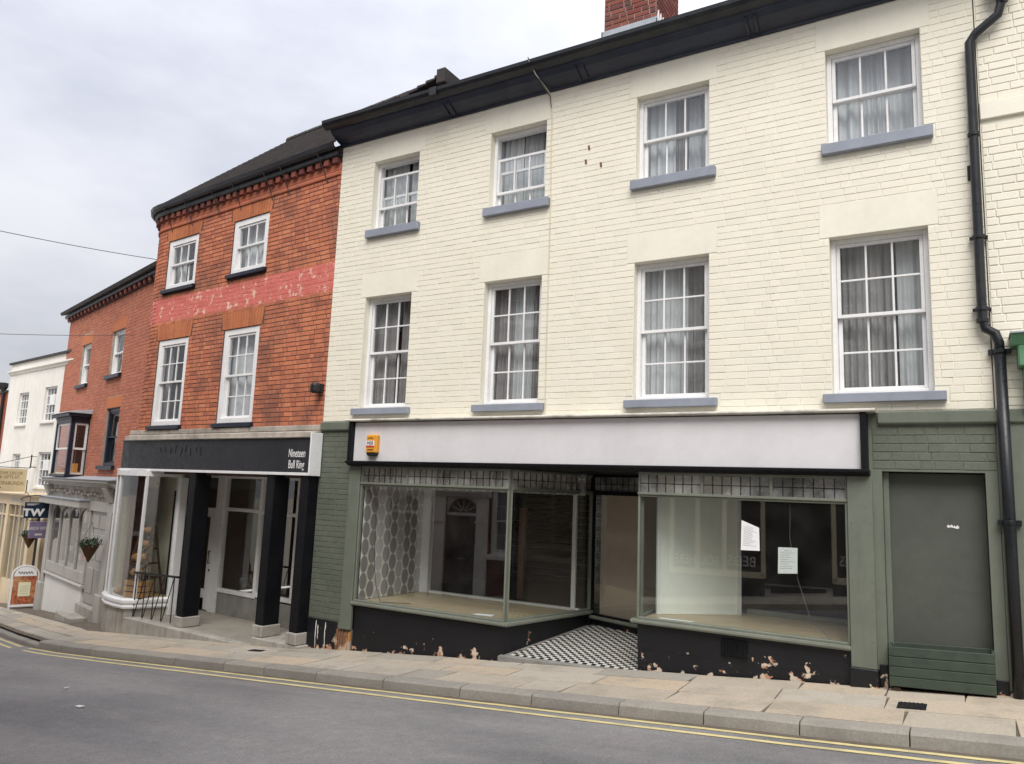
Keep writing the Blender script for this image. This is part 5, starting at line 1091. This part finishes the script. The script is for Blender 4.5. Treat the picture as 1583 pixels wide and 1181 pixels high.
mb.tube([(-.16+.02*k, -.006, .87+.035*sin(k*1.9)+.008*rr.random()) for k in range(17)], .009, 5); mb.build('script_lettering', 'print_black', f1)
# overhead wires
def wire(label, a, b, sag, r_):
    pts = [Vector(a).lerp(Vector(b), k/16)-Vector((0, 0, sag*4*(k/16)*(1-k/16))) for k in range(17)]; mb = MB(); mb.tube(pts, r_, 5); tag(mb.build('overhead_wire', 'cable', smooth=True), label, 'wire')
wire('thin overhead wire running from the rounded red brick corner', (-14.15, 1.0, 6.15), (-16.5, -8, 6.35), .25, .007)
wire('pale overhead wire crossing low in front of the orange brick house', at(OW, (-1.4, -.03, 4.75)), (-17.5, -6.5, 3.95), .2, .006)
# ------------------------------------------------------------------ the other side of the street (seen in the glass)
XA = math.atan2(1.85, -10); XO = (0, -8.95, 0)
oh = thing('opposite_brick_house', 'dark brick house with paired white fanlight doors, mirrored in the empty shop window', 'house', XO, XA)
uops = [(s, s+.9, z, z+1.6) for z in (3.2, 5.9) for s in (8.9, 10.9, 12.9)]
dop = [(10.2, 11.02, -1.2, 1.5), (11.72, 12.54, -1.3, 1.5), (8.95, 9.85, .2, 1.75)]
mb = MB(); wall_faces(mb, 7.4, 20, -3, 9.0, uops+dop, .12); mb.build('wall', 'opp_brick', oh, fix=False); MB().profx([(0, 8.8), (-.25, 8.85), (-.25, 9.1), (0, 9.1)], 7.4, 20).build('cornice', 'opp_stucco', oh)
for i, (a, b, c, d) in enumerate(uops+dop[2:]): sash_window(oh, a+.002, b-.002, c+.002, d-.002, .06, 2, 2, fw_=.07, sill=(.12, .12, .12, .1), sillmat='opp_stucco', cur=[(-.02, 1.02, 'curtain', 5)], seed=80+i)
for (a, b) in ((10.2, 11.02), (11.72, 12.54)):
    zt = 1.08; xm = (a+b)/2; d = MB().box(a, b, .1, .14, -1.3, zt-.02).build('door', 'opp_door', oh)
    for z0, z1 in ((-.6, 0), (.1, .9)):
        for x0 in (a+.1, xm+.04): MB().box(x0, x0+.27, .09, .1, z0, z1).build('door_panel', 'opp_door', d, bevel=.01)
    MB().box(a+.3, a+.52, .085, .1, .03, .07).build('letter_plate', 'lead', d)
    mb = MB(); mb.box(a, b, .06, .14, zt-.02, zt+.05)
    ring = [(xm+.41*cos(t*pi/12), zt+.05+.36*sin(t*pi/12)) for t in range(13)]
    for k in range(1, 6): t = k*pi/6; mb.tube([(xm+.08*cos(t), .1, zt+.05+.07*sin(t)), (xm+.36*cos(t), .1, zt+.05+.32*sin(t))], .012, 5)
    mb.tube([(x, .1, z) for x, z in ring], .02, 5); mb.tube([(xm+.08*cos(t*pi/8), .1, zt+.05+.07*sin(t*pi/8)) for t in range(9)], .012, 5); mb.build('fanlight', 'white_gloss', oh)
    MB().profy([(a, zt+.05)]+[(b, zt+.05)]+[(xm+.4*cos(t*pi/12), zt+.05+.35*sin(t*pi/12)) for t in range(13)], .115, .12).build('fanlight_glass', 'opp_dark', oh)
    sp = [(b, zt+.05), (b, 1.5), (a, 1.5), (a, zt+.05)]+[(xm-.4*cos(t*pi/12), zt+.05+.36*sin(t*pi/12)) for t in range(13)]; MB().profy(sp, .05, .09).build('fanlight_spandrel', 'opp_stucco', oh)
    for x0, x1 in ((a-.30, a-.0), (b, b+.30)): MB().box(x0, x1, -.08, 0, -1.4, 1.5).build('pilaster', 'opp_stucco', oh, bevel=.01); MB().box(x0-.02, x1+.02, -.11, -.082, .9, .95).build('pilaster_band', 'opp_stucco', oh)
    MB().profx([(0, 1.5), (-.1, 1.5), (-.24, 1.62), (-.24, 1.70), (0, 1.74)], a-.36, b+.36).build('door_cornice', 'opp_stucco', oh, bevel=.01)
bs = thing('opposite_bed_shop', 'shop with cream window frames opposite, mirrored in the glass with reversed lettering', 'shop', XO, XA)
uo = [(s, s+1.0, z, z+1.5) for z in (2.9, 5.2) for s in (-3.4, -.8, 1.8, 4.4)]
mb = MB(); wall_faces(mb, -6, 7.35, 2.2, 7.6, uo, .12); wall_faces(mb, -6, 7.35, -2, 2.2, [(-5.8, 7.0, -1.9, 2.1)], .3); mb.build('wall', 'opp_stucco', bs, fix=False); MB().profx([(0, 7.5), (-.3, 7.55), (-.3, 7.8), (0, 7.8)], -6, 7.35).build('cornice', 'opp_stucco', bs)
for i, (a, b, c, d) in enumerate(uo): sash_window(bs, a+.002, b-.002, c+.002, d-.002, .06, 2, 2, fw_=.07, sill=(.1, .1, .1, .1), sillmat='opp_stucco', cur=[(-.02, 1.02, 'curtain', 5)], seed=90+i)
MB().box(-5.8, 7.0, -.12, 0, 1.85, 2.3).build('fascia_board', 'opp_dark', bs)
mb = MB()
for x in (5.6, 5.05, 4.5, 3.72, 2.36, 1.5, .6): mb.box(x-.045, x+.045, -.06, .0, .12, 1.85)
for a, b in ((3.7, 5.62), (.5, 2.4)): mb.box(a, b, -.06, 0, .10, .22); mb.box(a, b, -.06, 0, 1.75, 1.85)
mb.build('shop_frame', 'opp_cream', bs)
mb = MB(); mb.box(3.7, 7.0, -.03, .02, -2, .10); mb.box(-5.8, 2.4, -.03, .02, -2, .10); mb.build('stall_riser', 'opp_dark', bs); MB().box(-5.8, 7.0, 1.6, 1.7, -2, 2.1).build('back_wall', 'dark_room', bs)
text('BEDS', .30, 'plastic_white', bs, (3.86, .005, .32), FR, align='LEFT', sx=.85); text('SOLD', .28, 'plastic_white', bs, (4.62, .005, .30), FR, align='LEFT', sx=.75); text('HERE', .28, 'plastic_white', bs, (5.09, .005, .30), FR, align='LEFT', sx=.7); text('ES', .28, 'plastic_white', bs, (2.08, .005, .45), FR, align='LEFT', sx=.7)
MB().box(2.5, 3.6, .6, .65, -2, 1.9).build('door', 'opp_dark', bs)
MB().box(-2, 7, 0, .02, -.02, 0).build('threshold', 'concrete', bs)
